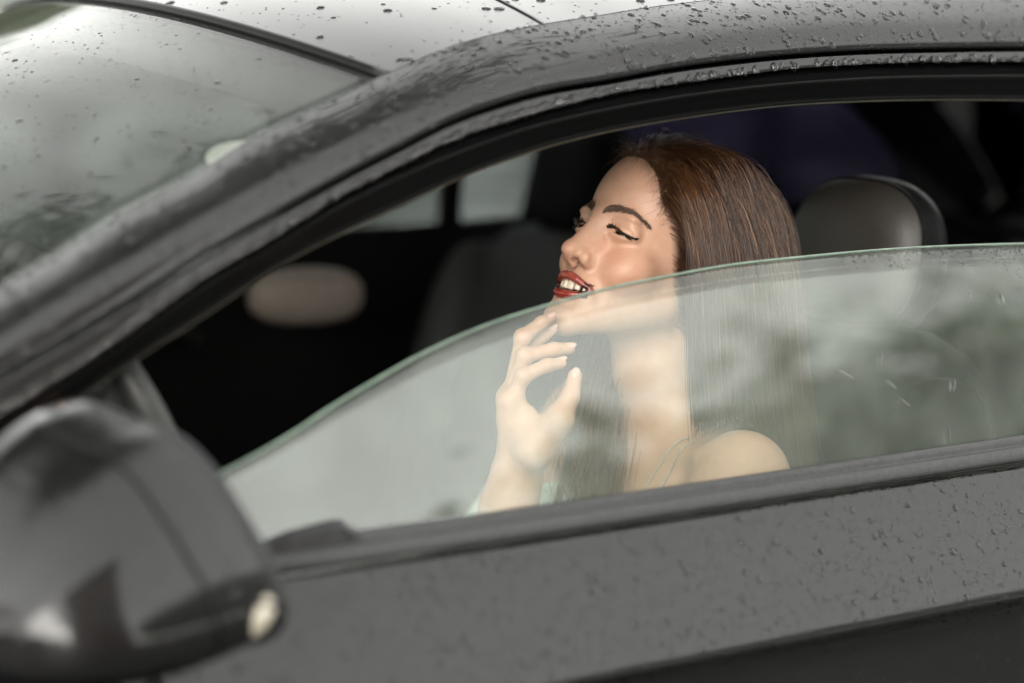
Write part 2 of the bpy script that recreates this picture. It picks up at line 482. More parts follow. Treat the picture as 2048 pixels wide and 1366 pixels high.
# ---- door mirror: deep cap, rim, silvered glass, foot
rim_top = [(-.432, -.012, 1.090), (-.424, -.042, 1.0925), (-.404, -.080, 1.083), (-.388, -.118, 1.076), (-.379, -.150, 1.060), (-.373, -.180, 1.038), (-.366, -.203, 1.014), (-.360, -.222, .990), (-.357, -.234, .965)]
rim_bot = [(-.358, -.233, .945), (-.364, -.218, .931), (-.378, -.19, .923), (-.398, -.15, .918), (-.420, -.10, .918), (-.436, -.055, .926), (-.446, -.018, .945)]
rim = catmull(rim_top + rim_bot + [(-.446, -.004, .985), (-.440, -.002, 1.035)] + rim_top[:1], 97)[:-1]
def re_depth(q, k=.66):
    pq = proj(q); d_ = ray(pq[0], pq[1]); t_ = (q[1] * k - CAM[1]) / d_[1]
    return CAM + d_ * t_
rim = np.array([re_depth(q) for q in rim])
cen = rim.mean(0)
hub = np.array([cen[0], cen[1] - .005, .958])                       # the cap shrinks towards this low point: sloping top, upright front
apex = hub + np.array([-.160, -.050, -.012])
def cap_ring(pts, s, dpt, grow=1.0):
    w = (pts - hub) * grow
    z = np.where(w[:, 2] > 0, w[:, 2] * s ** 2.3, w[:, 2] * s ** .7)
    return hub + np.stack([w[:, 0] * s, w[:, 1] * s, z], 1) + (apex - hub) * dpt
rings = []
for k in np.linspace(0, 1, 22):
    a = k * math.pi / 2
    s, dpt = math.cos(a) ** .5, math.sin(a) ** 1.0
    rings.append(cap_ring(rim, s, dpt))
rings[-1] = rings[-1] * 0 + apex
mirror = loft('door_mirror', np.concatenate([np.array(rings), np.array(rings)[:, :1]], 1), M_MPAINT, car, flip=True)
rim_closed = np.concatenate([rim, rim[:1]])
loft('mirror_rim', [np.concatenate([rings[0], rings[0][:1]]), cen + (rim_closed - cen) * 1.006 + np.array([.006, 0, 0]), cen + (rim_closed - cen) * .985 + np.array([.012, 0, 0]), cen + (rim_closed - cen) * .93 + np.array([.010, 0, 0]), cen + (rim_closed - cen) * .90 + np.array([.0, 0, 0])], M_TRIM, mirror, sub=2)
mirror_glass = loft('mirror_glass', [cen + (rim_closed - cen) * .905 + np.array([.002, 0, 0]), cen + (rim_closed - cen) * .5 + np.array([.001, 0, 0]), cen + (rim_closed - cen) * .02], M_CHROME, mirror, sub=2)
# joint between cap and skull cap: a recessed dark line
def ring_at(k, sl):
    a = k * math.pi / 2
    s, dpt = math.cos(a) ** .5, math.sin(a)
    return cap_ring(rim[sl], s, dpt, 1.003)
tube('mirror_cap_joint', np.concatenate([ring_at(.20 + .03 * math.sin(3 * q), slice(i, i + 1)) for q, i in zip(np.linspace(0, 1, 50), range(4, 54))]), .0022, M_RUBBER, mirror, 6)
# lower shell, black, with the foot to the door
low = np.array([r for r in rings])
loft('mirror_lower_shell', [ring_at(.02, slice(55, 92)) + np.array([0, 0, -.001]), ring_at(.3, slice(55, 92)) + np.array([0, -.001, -.004]), ring_at(.62, slice(55, 92)) + np.array([0, 0, -.006])], M_RUBBER, mirror, sub=4)
foot_path = np.array([[-.44, -.10, .91], [-.455, -.06, .895], [-.475, -.01, .875], [-.50, .05, .865]])
tube('mirror_foot', catmull(foot_path, 14), np.linspace(.030, .060, 14), M_RUBBER, mirror, 16, flat=(1.5, .8))
M_GLEAM = simple('pale_gleam', (.40, .37, .30), .15, coat=1, nscale=400, bstr=.2)
lp = at(510, 1213, 1.70)
def ball(name, c, r, mat, parent, e=(1, 1), n=(24, 14), rot=None):
    """a superellipsoid cushion"""
    us = np.linspace(-math.pi, math.pi, n[0], endpoint=False); vs = np.linspace(-math.pi / 2, math.pi / 2, n[1])
    f = lambda w, m: np.sign(w) * abs(w) ** m
    V, U = np.meshgrid(vs, us, indexing='ij')
    p = np.stack([f(np.cos(V), e[0]) * f(np.cos(U), e[1]), f(np.cos(V), e[0]) * f(np.sin(U), e[1]), f(np.sin(V), e[0])], -1).reshape(-1, 3) * np.array(r)
    if rot is not None: p = p @ np.array(Matrix.Rotation(rot[1], 3, rot[0])).T
    return mesh_obj(name, p + np.array(c), grid_faces(n[1], n[0], True), mat, parent)

# ================================================================== cabin
# headlining under the roof, floor, firewall, rear bulkhead
inner_roof = ROOF_ROWS[:, ::3].copy(); inner_roof[:, :, 2] -= .035
loft('headlining', inner_roof, M_BLACK, car)
rounded_box('cabin_floor', (2.6, 1.44, .04), (.3, YC, .30), M_BLACK, car, .01)
rounded_box('firewall', (.05, 1.40, .62), (-.86, YC, .55), M_BLACK, car, .01)
rounded_box('rear_bulkhead', (.05, 1.40, .66), (1.62, YC, .62), M_BLACK, car, .01)
for s, nm in ((0, 'door_lining'), (1, 'far_door_lining')):
    yy = .055 if s == 0 else 2 * YC - .075
    rows_ = []
    top = .915 if s == 0 else 1.005
    for z, dy in ((.35, .0), (.55, .03), (.72, .035), (.80, .03), (.86, .022), (top - .01, .012), (top, .0), (top - .01, -.02)):
        y = yy + (dy if s == 0 else -dy)
        rows_.append(np.stack([XS, np.full(len(XS), y), np.full(len(XS), z)], 1))
    loft(nm, rows_, M_BLACK, car, sub=2)
# dashboard
def xsec(name, prof, y0, y1, mat, parent, n=8):
    rr = [np.array([[x, y, z] for x, z in prof]) for y in np.linspace(y0, y1, n)]
    rr = np.stack([catmull(r, 24) for r in rr])
    return loft(name, rr, mat, parent)
dash = xsec('dashboard', [(-.86, .93), (-.72, .965), (-.58, .975), (-.47, .955), (-.44, .91), (-.46, .80), (-.47, .62), (-.60, .45)], .07, 2 * YC - .07, M_BLACK, car)
xsec('instrument_hood', [(-.60, .965), (-.52, 1.015), (-.43, 1.022), (-.405, 1.008), (-.41, .99), (-.47, .95)], .22, .52, M_GREYPLA, dash)
M_ORANGE = simple('orange_glow_tint', (.17, .05, .02), .5)  # orange glow of the instruments, painted on a small block
rounded_box('instrument_glow_block', (.05, .03, .016), tuple(at(98, 848, 2.06)), M_ORANGE, dash, .005, (0, -.5, .3))
# steering wheel
WC = np.array([-.262, .352, .995]); WR = .186
ty = np.array([0, 1.0, 0]); tt = np.array([-math.sin(math.radians(24)), 0, math.cos(math.radians(24))]); tn = np.cross(ty, tt)
wheel = empty('steering_wheel', tuple(WC)); wheel.parent = car
def wheel_pt(a, r=WR, n=0): return r * (math.cos(a) * ty + math.sin(a) * tt) + tn * n
ringp = np.array([wheel_pt(a) for a in np.linspace(0, 2 * math.pi, 65)])
M_WHEEL = simple('wheel_leather', (.05, .052, .05), .42, nscale=300, bstr=.3, bdist=.0004)
tube('rim', ringp, .0155, M_WHEEL, wheel, 14)
for a in (0, math.pi, -math.pi / 2):
    tube('spoke', np.array([wheel_pt(a, WR * .97), wheel_pt(a, WR * .6, -.018), wheel_pt(a, WR * .25, -.022)]), .016, M_GREYPLA, wheel, 10, flat=(1.3, .5))
ball('airbag_cover', tuple(-tn * -.0 + tn * .012), (.035, .085, .07), M_WHEEL, wheel, (.6, .7), rot=('Y', -math.radians(24)))
tube('column', np.array([tn * .03, tn * -.30]) if tn[0] > 0 else np.array([-tn * .03, tn * .30]), .045, M_BLACK, wheel, 14)
# stalk with its two light symbols
sp = at(42, 930, 2.13)
stalk = tube('indicator_stalk', catmull(np.array([sp + [-.09, .10, -.02], sp + [-.03, .04, -.004], sp + [0, 0, 0]]), 10), [.008, .008, .0085, .009, .0095, .0105, .012, .0125, .0125, .0115], M_GREYPLA, car, 12)
M_MARK = simple('white_print', (.75, .75, .68), .5, bstr=0)
tocam = (CAM - sp) / np.linalg.norm(CAM - sp)
for du, dv, rr_ in ((-11, 4, .0021), (-4, -3, .0021), (-6, 9, .0019)):
    c0 = sp + CR * du * 2.13 / FPX - CU * dv * 2.13 / FPX + tocam * .0128
    aa = np.linspace(0, 2 * math.pi, 13)
    tube('stalk_symbol', np.array([c0 + rr_ * (np.cos(a) * CR + np.sin(a) * CU) for a in aa]), .0005, M_MARK, stalk, 5)

# ---- seats
def make_seat(name, x, y, mat_face, lab):
    s = empty(name, (x, y, .45)); s.parent = car
    ball('cushion', (-.25, 0, 0), (.30, .26, .09), M_LEATHER, s, (.5, .5))
    ball('backrest', (.03, 0, .28), (.075, .24, .30), M_LEATHER, s, (.55, .55), rot=('Y', math.radians(14)))
    for sd in (-1, 1):
        ball('bolster', (-.01, sd * .205, .27), (.085, .05, .27), M_LEATHER, s, (.7, .8), rot=('Y', math.radians(14)))
    return s
HR = np.array([.70, .345, 1.092])
seat = make_seat('driver_seat', .60, .345, M_LEATHER, '')
def headrest(parent, c, face=M_LITLEA):
    """black leather, daylight painted into the front face, piping between"""
    c = np.array(c) - np.array(parent.location)
    us = np.linspace(0, 2 * math.pi, 49)
    f = lambda w, m: np.sign(w) * abs(w) ** m
    def outline(sy, sz, x): return .9 * np.stack([np.full(49, x), sy * f(np.cos(us), .80), sz * f(np.sin(us), .80)], 1)
    shell = [outline(.128, .098, -.012), outline(.134, .104, .004), outline(.130, .102, .022), outline(.112, .088, .042), outline(.07, .055, .056), outline(.001, .001, .060)]
    front = [outline(.001, .001, -.052), outline(.05, .040, -.051), outline(.085, .068, -.046), outline(.112, .086, -.034), outline(.126, .097, -.018), outline(.128, .098, -.0125)]
    rt = np.array(Matrix.Rotation(math.radians(10), 3, 'Y'))
    tf = lambda rr: [(r @ rt.T) + c for r in rr]
    h = loft('headrest', tf(shell), M_LEATHER, parent, sub=3)
    loft('headrest_face', tf(front), face, h, sub=3)
    tube('piping', np.array(tf([outline(.1295, .0995, -.0125)])[0]), .0022, M_LEATHER, h, 6)
    for dy in (-.055, .055):
        tube('headrest_post', np.array([[0.02, dy, -.08], [.02, dy, -.22]]) @ rt.T + c, .006, M_CHROME, h, 8)
headrest(seat, HR)
seat2 = make_seat('passenger_seat', .80, 2 * YC - .36, M_LITLEA, '')
headrest(seat2, (.90, 2 * YC - .36, 1.09), M_BLACK)
M_SEAT2 = simple('dark_grey_leather', (.065, .064, .064), .5, nscale=260, bstr=.4, bdist=.0006, spec=.08)
for o in seat2.children:
    if o.name.startswith(('bolster', 'backrest')): o.data.materials[0] = M_SEAT2
# rear bench
for yy in (.42, 2 * YC - .42):
    ball('rear_seat_back', (1.42, yy, .72), (.10, .30, .30), M_BLACK, car, (.45, .45), rot=('Y', math.radians(16)))
# far side: glass, centre pillar, quarter glass, rear window
fl = [np.stack([XS, 2 * YC - side_y(XS, np.full(len(XS), z), .004), np.full(len(XS), z)], 1) for z in np.linspace(.92, 1.30, 8)]
fl = np.array(fl)
sel1 = (XS > -.60) & (XS < .835)
M_FARG = glass_mat('far_glass', (.43, .455, .45), f0=.05)
loft('far_door_glass', fl[:, sel1], M_FARG, car, thick=.004)
sel2 = (XS > .815) & (XS < 1.00)
loft('far_quarter_glass', fl[:, sel2], M_FARG, car, thick=.004)
tube('far_centre_pillar', catmull(np.array([[.86, 2 * YC - .02, .90], [.835, 2 * YC - .08, 1.08], [.81, 2 * YC - .16, 1.30]]), 12), .034, M_BLACK, car, 12, flat=(.55, 1))
M_PINK = simple('pale_leather', (.24, .195, .17), .6, nscale=150)
ball('far_door_pad', tuple(at(612, 592, 3.62)), (.088, .035, .043), M_PINK, car, (.8, .8), rot=('Z', -.3))
# rear: pillars and a dark tinted rear window
M_RW = glass_mat('rear_privacy_glass', (.055, .05, .075), f0=.02)
rw = [[(1.36, .42, 1.30), (1.36, 1.18, 1.30)], [(1.62, .34, 1.14), (1.62, 1.26, 1.14)], [(1.80, .30, .98), (1.80, 1.30, .98)]]
loft('rear_window', np.array([catmull(np.array(r), 12) for r in rw]), M_RW, car, thick=.004, sub=4)
for sgn in (0, 1):
    y_ = lambda y: y if sgn == 0 else 2 * YC - y
    rows_ = [[(1.0, y_(.19), 1.30), (1.36, y_(.24), 1.285), (1.60, y_(.20), 1.14), (1.9, y_(.14), .96)], [(1.0, y_(.30), 1.345), (1.36, y_(.42), 1.31), (1.62, y_(.34), 1.15), (1.82, y_(.30), .97)]]
    loft('rear_pillar', np.array([catmull(np.array(r), 16) for r in rows_]), M_BLACK, car, thick=.03)
    lo = [[(1.05, y_(.06), .93), (1.4, y_(.05), .94), (1.9, y_(.10), .95)], [(1.25, y_(.13), 1.12), (1.45, y_(.14), 1.10), (1.9, y_(.14), .97)], [(1.30, y_(.20), 1.29), (1.45, y_(.20), 1.25), (1.9, y_(.15), .97)]]
    if sgn == 0: loft('rear_quarter_panel', np.array([catmull(np.array(r), 16) for r in lo]), M_BLACK, car, thick=.02)
rounded_box('parcel_shelf', (.40, 1.2, .02), (1.66, YC, .93), M_BLACK, car, .006)
rounded_box('boot_lid', (.55, 1.4, .03), (2.10, YC, .945), M_PAINT, car, .01, (0, .05, 0))

# small round white disc behind the windscreen by the pillar
stk = at(468, 291, 2.36)
dv_ = ray(468, 291); best = None
for si in np.linspace(0, .12, 30):
    for ti in np.linspace(.3, .98, 60):
        q = wpt(si, ti); pq = proj(q)
        e_ = (pq[0] - 466) ** 2 + (pq[1] - 292) ** 2
        if best is None or e_ < best[0]: best = (e_, si, ti)
_, s0_, t0_ = best
pc = wpt(s0_, t0_); du_ = wpt(s0_ + .01, t0_) - pc; du_ /= np.linalg.norm(du_); dt_ = wpt(s0_, t0_ + .02) - pc; dt_ /= np.linalg.norm(dt_); nn0 = np.cross(du_, dt_); nn0 *= np.sign(-nn0[2])
ring_ = [pc + nn0 * .006 + r_ * .026 * (math.cos(a) * du_ + math.sin(a) * dt_) for r_ in (1,) for a in np.linspace(0, 2 * math.pi, 40, endpoint=False)]
ring2_ = [p_ + nn0 * .0008 for p_ in ring_]
mesh_obj('windscreen_disc', np.array(ring_ + ring2_), [tuple(range(40)), tuple(range(79, 39, -1))] + [(i, (i + 1) % 40, 40 + (i + 1) % 40, 40 + i) for i in range(40)], simple('white_disc', (.88, .88, .84), .4, bstr=0, var=.03), car, False)
# pale bead standing in for a bright reflection at the mirror's outer end
tip = catmull(np.array([re_depth(np.array(q)) for q in ([-.372, -.2285, .943], [-.366, -.2345, .958], [-.361, -.2360, .974])]), 8) + np.array([-.004, -.006, 0])
tube('mirror_tip_gleam', tip, [.003, .0065, .008, .0085, .0085, .008, .0065, .003], M_GLEAM, mirror, 12)


M_PRIV = glass_mat('far_privacy_glass', (.095, .09, .125), f0=.02)
def far_panel(name, poly, mat, off=.006, thick=.006):
    pts_ = [np.array([x, 2 * YC - side_y(x, z, off), z]) for x, z in poly]
    n_ = len(pts_)
    v_ = np.array(pts_ + [q + np.array([0, thick, 0]) for q in pts_])
    f_ = [tuple(range(n_)), tuple(range(2 * n_ - 1, n_ - 1, -1))] + [(k, (k + 1) % n_, n_ + (k + 1) % n_, n_ + k) for k in range(n_)]
    return mesh_obj(name, v_, f_, mat, car, False)
far_panel('far_rear_glass', [(1.14, .995), (1.74, .995), (1.80, 1.04), (1.62, 1.20), (1.40, 1.30), (1.14, 1.33)], M_PRIV)
far_panel('far_rear_sill', [(.985, .85), (2.1, .85), (2.1, .995), (.985, .995)], M_BLACK, .02, .02)
far_panel('far_rear_pillar', [(1.74, .995), (2.1, .995), (2.1, 1.10), (1.66, 1.36), (1.14, 1.40), (1.14, 1.33), (1.40, 1.30), (1.62, 1.20), (1.80, 1.04)], M_BLACK, .016, .02)
far_panel('far_rear_post', [(.985, .995), (1.14, .995), (1.14, 1.36), (.985, 1.36)], M_BLACK, .016, .02)

# seat belt over the far seat's shoulder and a grab handle on the far door
strap_ = catmull(np.array([[1.02, 2 * YC - .14, 1.02], [.93, 2 * YC - .24, .99], [.84, 2 * YC - .33, .93], [.74, 2 * YC - .44, .78], [.66, 2 * YC - .50, .60]]), 20)
tube('seat_belt', strap_, .024, simple('belt_webbing', (.03, .03, .031), .6, nscale=400), car, 8, flat=(1, .06))
tube('door_pull', catmull(np.array([[.05, 2 * YC - .10, .86], [.12, 2 * YC - .15, .885], [.30, 2 * YC - .15, .885], [.37, 2 * YC - .10, .86]]), 16), .012, M_GREYPLA, car, 8)
# ================================================================== the person
HR_M = np.array([[0.086, -0.8765, 0.4736], [-0.9961, -0.0845, 0.0244], [-0.0186, 0.4739, 0.8804]])   # head axes: her left, forward, up
HPOS = np.array([0.38101, 0.31859, 1.11513]); HS = 1.03
def head_w(l): return HPOS + HS * (np.asarray(l, float) @ HR_M.T)
def head_l(p): return ((p - HPOS) @ HR_M) / HS

def smin(a, b, k):
    h = np.clip(.5 + .5 * (b - a) / k, 0, 1)
    return b + (a - b) * h - k * h * (1 - h)
def smax(a, b, k): return -smin(-a, -b, k)
def ell(p, c, r):
    s0 = np.zeros(p.shape[:-1], np.float32); s1 = np.zeros(p.shape[:-1], np.float32)
    for k in range(3):
        q = (p[..., k] - np.float32(c[k])) * np.float32(1 / r[k]); q *= q
        s0 += q; s1 += q * np.float32(1 / r[k] ** 2)
    k0 = np.sqrt(s0) + 1e-9
    return k0 * (k0 - 1) / (np.sqrt(s1) + 1e-9)
def segd(p, a, b):
    a = np.array(a, np.float32); b = np.array(b, np.float32); ba = b - a
    w = p - a
    t = np.clip((w @ ba) / (ba @ ba), 0, 1)
    d2 = np.zeros(t.shape, w.dtype)
    for k in range(3):
        c = w[..., k] - t * ba[k]; d2 += c * c
    return np.sqrt(d2), t
def cone(p, a, b, ra, rb):
    d, t = segd(p, a, b)
    return d - (ra + (rb - ra) * t)
def chain(p, pts, rads=None, k=None):
    out = None
    for i in range(len(pts) - 1):
        d, t = segd(p, pts[i], pts[i + 1])
        if rads is not None: d = d - (rads[i] + (rads[i + 1] - rads[i]) * t)
        out = d if out is None else (np.minimum(out, d) if k is None else smin(out, d, k))
    return out
mm = lambda pts: [tuple(c * .001 for c in p) for p in pts]

UPPER_LIP = [tuple(q) for q in catmull(np.array(mm([(28.5, 80.5, -70.0), (21, 87.0, -68.0), (12.5, 93.0, -65.0), (5, 96.4, -63.0), (0, 96.0, -63.6)])), 11)]
LOWER_LIP = [tuple(q) for q in catmull(np.array(mm([(28, 80.5, -71.0), (19, 87.0, -78.2), (10, 92.8, -82.2), (0, 94.8, -83.4)])), 10)]
UL_R = list(np.interp(np.linspace(0, 1, 11), [0, .25, .5, .8, 1], [.0010, .0028, .0039, .0043, .0040]))
LL_R = list(np.interp(np.linspace(0, 1, 10), [0, .33, .66, 1], [.0010, .0030, .0042, .0046]))
LASH = mm([(15.5, 83, -2.8), (20, 85, -1.4), (26, 85.5, -1.0), (33, 84.5, -1.7), (41, 79.5, -3.2), (48.5, 71.5, -5.6)])
CREASE = mm([(18, 85, 4.2), (25, 86, 6.2), (33, 84, 5.6), (41, 79, 2.8), (48, 72, -.8)])
UNDER = mm([(19, 84, -12), (28, 82, -16), (37, 78, -15), (44, 72, -11)])
BROW = catmull(np.array(mm([(9.0, 96, 14.5), (18, 94, 18.0), (28, 89, 20.4), (38.5, 82, 20.4), (48, 73, 17.0), (57, 61, 11.5)])), 60)
FOLD = mm([(20.5, 90, -37), (25, 88, -47), (31, 83, -57), (35, 78, -67), (35, 75, -76)])

EYE_X = np.array([.0150, .0185, .024, .030, .037, .043, .0475])
EYE_U = np.array([-.0032, -.0022, -.0016, -.0020, -.0030, -.0044, -.0060])
EYE_L = np.array([-.0032, -.0042, -.0056, -.0066, -.0070, -.0068, -.0060])
def head_sdf(p):
    """p in head axes, metres"""
    x = np.abs(p[..., 0:1]); p = np.concatenate([x, p[..., 1:]], -1)
    d = ell(p, (0, -.010, .034), (.0725, .095, .088))
    d = smin(d, ell(p, (0, .019, .040), (.059, .0645, .066)), .02)
    d = smin(d, ell(p, (0, .022, -.032), (.0555, .060, .062)), .02)
    d = smin(d, ell(p, (0, .0575, -.070), (.035, .034, .034)), .018)
    d = smin(d, cone(p, (.045, .000, -.052), (.012, .077, -.104), .0145, .0125), .026)
    d = smin(d, ell(p, (0, .0815, -.1075), (.0165, .015, .0145)), .016)
    d = smin(d, ell(p, (.041, .052, -.034), (.020, .023, .021)), .018)
    d = smin(d, ell(p, (.020, .076, .013), (.026, .0125, .008)), .012)
    m = (p[..., 1] > .045) & (p[..., 2] < .045) & (p[..., 0] < .066)
    if m.any():
        d = d.copy(); d[m] = face_detail(p[m], d[m])
    d = d + .003 * np.exp(-(((p - np.array((.064, .040, .012), np.float32)) ** 2).sum(-1)) / .022 ** 2)
    return d

def face_detail(p, d):
    # sockets, lids
    d = smax(d, -ell(p, (.0305, .103, -.002), (.0185, .0225, .0155)), .012)
    d = smin(d, ell(p, (.0305, .0700, -.0015), (.0170, .0148, .0145)), .005)
    # the narrow opening between the lids
    xs_ = p[..., 0]
    zu = np.interp(xs_, EYE_X, EYE_U).astype(np.float32); zl = np.interp(xs_, EYE_X, EYE_L).astype(np.float32)
    slit = np.maximum(np.maximum(p[..., 2] - zu, zl - p[..., 2]), .072 - p[..., 1])
    d = smax(d, -slit, .0008)
    # nose
    n = cone(p, (0, .0845, .007), (0, .1025, -.033), .0078, .0090)
    n = smin(n, ell(p, (0, .1062, -.0385), (.0098, .0100, .0092)), .006)
    n = smin(n, cone(p, (.0065, .0775, -.002), (.0100, .0880, -.037), .0075, .0100), .010)
    n = smin(n, ell(p, (.0145, .0910, -.0420), (.0070, .0105, .0080)), .006)
    n = smin(n, cone(p, (0, .1045, -.0455), (0, .0965, -.0500), .0038, .0045), .004)
    n = smax(n, -ell(p, (.0068, .0990, -.0485), (.0036, .0068, .0032)), .002)
    d = smin(d, n, np.interp(p[..., 2], [-.046, -.036, -.012], [.007, .012, .018]).astype(np.float32))
    d = smax(d, -ell(p, (.0068, .0985, -.0487), (.0033, .0062, .0034)), .0018)
    # open smile
    q = p.copy(); q[..., 2] = q[..., 2] - .0030 * (p[..., 0] / .028) ** 2
    d = smax(d, -ell(q, (0, .0870, -.0738), (.0235, .0165, .0061)), .002)
    d = smin(d, chain(p, UPPER_LIP, UL_R, .0012), .0026)
    d = smin(d, chain(p, LOWER_LIP, LL_R, .0012), .0026)
    # soft modelling
    g = lambda c, s: np.exp(-(((p - np.array(c, np.float32)) ** 2).sum(-1)) / s ** 2)
    d = d - .0062 * g((.039, .070, -.044), .016)
    d = d + .0032 * np.exp(-(chain(p, FOLD) / .0056) ** 2)
    d = d + .0019 * np.exp(-(chain(p, CREASE) / .0017) ** 2)
    d = d + .0013 * np.exp(-(chain(p, UNDER) / .0032) ** 2)
    d = d + .0010 * np.exp(-(segd(p, (0, .099, -.052), (0, .103, -.058))[0] / .003) ** 2)
    d = d + .0022 * np.exp(-(segd(p, (0, .0965, -.0935), (.014, .090, -.092))[0] / .006) ** 2)
    d = d + .0012 * np.exp(-(segd(p, (.0185, .0925, -.0355), (.0215, .0890, -.0470))[0] / .0028) ** 2)
    return d

# ---- hand and arm, placed through the picture at their own depths
HD = 2.505
def fw(u, v, d): return tuple(at(u, v, d))
FINGERS = [  # base knuckle, middle knuckle, last joint, tip, radii
    ([(1022, 806, HD - .010), (1046, 752, HD - .014), (1094, 731, HD - .006), (1122, 726, HD)], (.0098, .0088, .0078, .0068)),
    ([(1020, 797, HD + .010), (1049, 712, HD + .002), (1107, 699, HD + .012), (1138, 697, HD + .020)], (.0100, .0090, .0080, .0070)),
    ([(1020, 797, HD + .030), (1045, 675, HD + .018), (1083, 646, HD + .028), (1100, 636, HD + .036)], (.0098, .0088, .0076, .0068)),
    ([(1028, 806, HD + .048), (1052, 705, HD + .042), (1088, 672, HD + .046), (1105, 660, HD + .050)], (.0085, .0076, .0068, .0060)),
]
FINGERS = [([np.array(fw(*q)) for q in pts], tuple(.9 * k for k in r)) for pts, r in FINGERS]
THUMB = ([np.array(fw(*q)) for q in [(1066, 900, HD - .016), (1119, 836, HD - .030), (1140, 794, HD - .028), (1150, 752, HD - .020)]], (.0150, .0110, .0092, .0074))
WRIST = np.array(fw(1034, 952, HD + .012)); FORE = np.array(fw(1018, 1010, HD + .010)); ELBOW = np.array([.02, .17, .62])
HAND_C = (WRIST + FINGERS[1][0][0]) / 2
def hand_sdf(p):
    d = None
    for pts, r in FINGERS:
        f = None
        for i in range(3):
            c = cone(p, pts[i], pts[i + 1], r[i], r[i + 1])
            f = c if f is None else smin(f, c, .004)
        for q_, k_ in ((pts[1], r[1] * 1.07), (pts[0], r[0] * 1.12)):
            f = smin(f, np.sqrt(((p - q_.astype(np.float32)) ** 2).sum(-1)) - k_, .005)
        pal = cone(p, pts[0], WRIST * .75 + pts[0] * .25, r[0] * 1.08, .0135)
        f = smin(f, pal, .010)
        d = f if d is None else np.where(True, smin(d, f, .0035), 0)
    d = smin(d, cone(p, FINGERS[0][0][0], WRIST, .012, .018), .012)
    d = smin(d, cone(p, FINGERS[2][0][0], WRIST, .012, .018), .012)
    t = None
    pts, r = THUMB
    for i in range(3):
        c = cone(p, pts[i], pts[i + 1], r[i], r[i + 1])
        t = c if t is None else smin(t, c, .005)
    d = smin(d, t, .008)
    d = smin(d, cone(p, FINGERS[0][0][0] + (WRIST - FINGERS[0][0][0]) * .22, THUMB[0][0], .0125, .016), .012)
    d = smin(d, cone(p, FINGERS[0][0][0] * .55 + pts[1] * .45 + (WRIST - pts[1]) * .10, THUMB[0][0], .0095, .016), .012)
    d = smin(d, cone(p, pts[1], WRIST, .0120, .020), .014)
    a = cone(p, WRIST, FORE, .0225, .0265)
    a = smin(a, cone(p, FORE, ELBOW, .0265, .040), .02)
    a = smin(a, cone(p, WRIST + np.array([-.016, .0, -.002]), WRIST + np.array([-.016, .004, -.010]), .006, .006), .012)
    return smin(d, a, .016)

NECK = [np.array(at(1306, 640, 2.665)), np.array(at(1322, 740, 2.672)), np.array(at(1366, 830, 2.685)), np.array(at(1384, 915, 2.70))]
SH_L = np.array([.395, .172, .893]); SH_R = np.array([.40, .475, .905]); CHEST = np.array([.42, .325, .80])
def torso_sdf(p):
    d = cone(p, NECK[0], NECK[1], .050, .049)
    d = smin(d, cone(p, NECK[1], NECK[2], .049, .051), .02)
    d = smin(d, cone(p, NECK[2], NECK[3], .051, .062), .03)
    d = smin(d, ell(p, CHEST, (.105, .165, .14)), .05)
    trap = cone(p, NECK[2] + np.array([.02, 0, -.02]), SH_L + np.array([.01, .03, -.012]), .036, .040)
    trap = np.minimum(trap, cone(p, NECK[2] + np.array([.02, 0, -.02]), SH_R + np.array([.01, -.03, -.012]), .036, .040))
    d = smin(d, trap, .035)
    for s, e in ((SH_L, np.array([.22, .13, .66])), (SH_R, np.array([.25, .56, .66]))):
        d = smin(d, cone(p, s, e, .052, .042), .022)
    # collar bones
    d = smin(d, cone(p, NECK[3] + np.array([-.055, -.02, .012]), SH_L + np.array([-.030, .03, .022]), .007, .006), .018)
    d = smin(d, cone(p, NECK[3] + np.array([-.055, .02, .012]), SH_R + np.array([-.030, -.03, .022]), .007, .006), .018)
    d = smin(d, cone(p, ELBOW, np.array([.22, .13, .66]), .040, .042), .02)
    # neck cord
    d = smin(d, cone(p, NECK[0] + np.array([.01, -.047, .0]), NECK[3] + np.array([-.045, -.012, .01]), .008, .008), .016)
    return d

def body_sdf(P):
    P = P.astype(np.float32)
    low = P[:, 2] < 1.09
    d = np.full(len(P), .5, np.float32)
    if low.any(): d[low] = torso_sdf(P[low])
    L = head_l(P).astype(np.float32)
    r = np.sqrt((L * L).sum(-1))
    m = r < .205
    dh = (r - .14) * HS
    if m.any():
        dh = dh.copy(); dh[m] = head_sdf(L[m]) * HS
    d = smin(d, dh, .03)
    hm = segd(P, FINGERS[1][0][1], ELBOW)[0] < .125
    if hm.any():
        d = d.copy(); d[hm] = smin(d[hm], hand_sdf(P[hm]), .004)
    return d

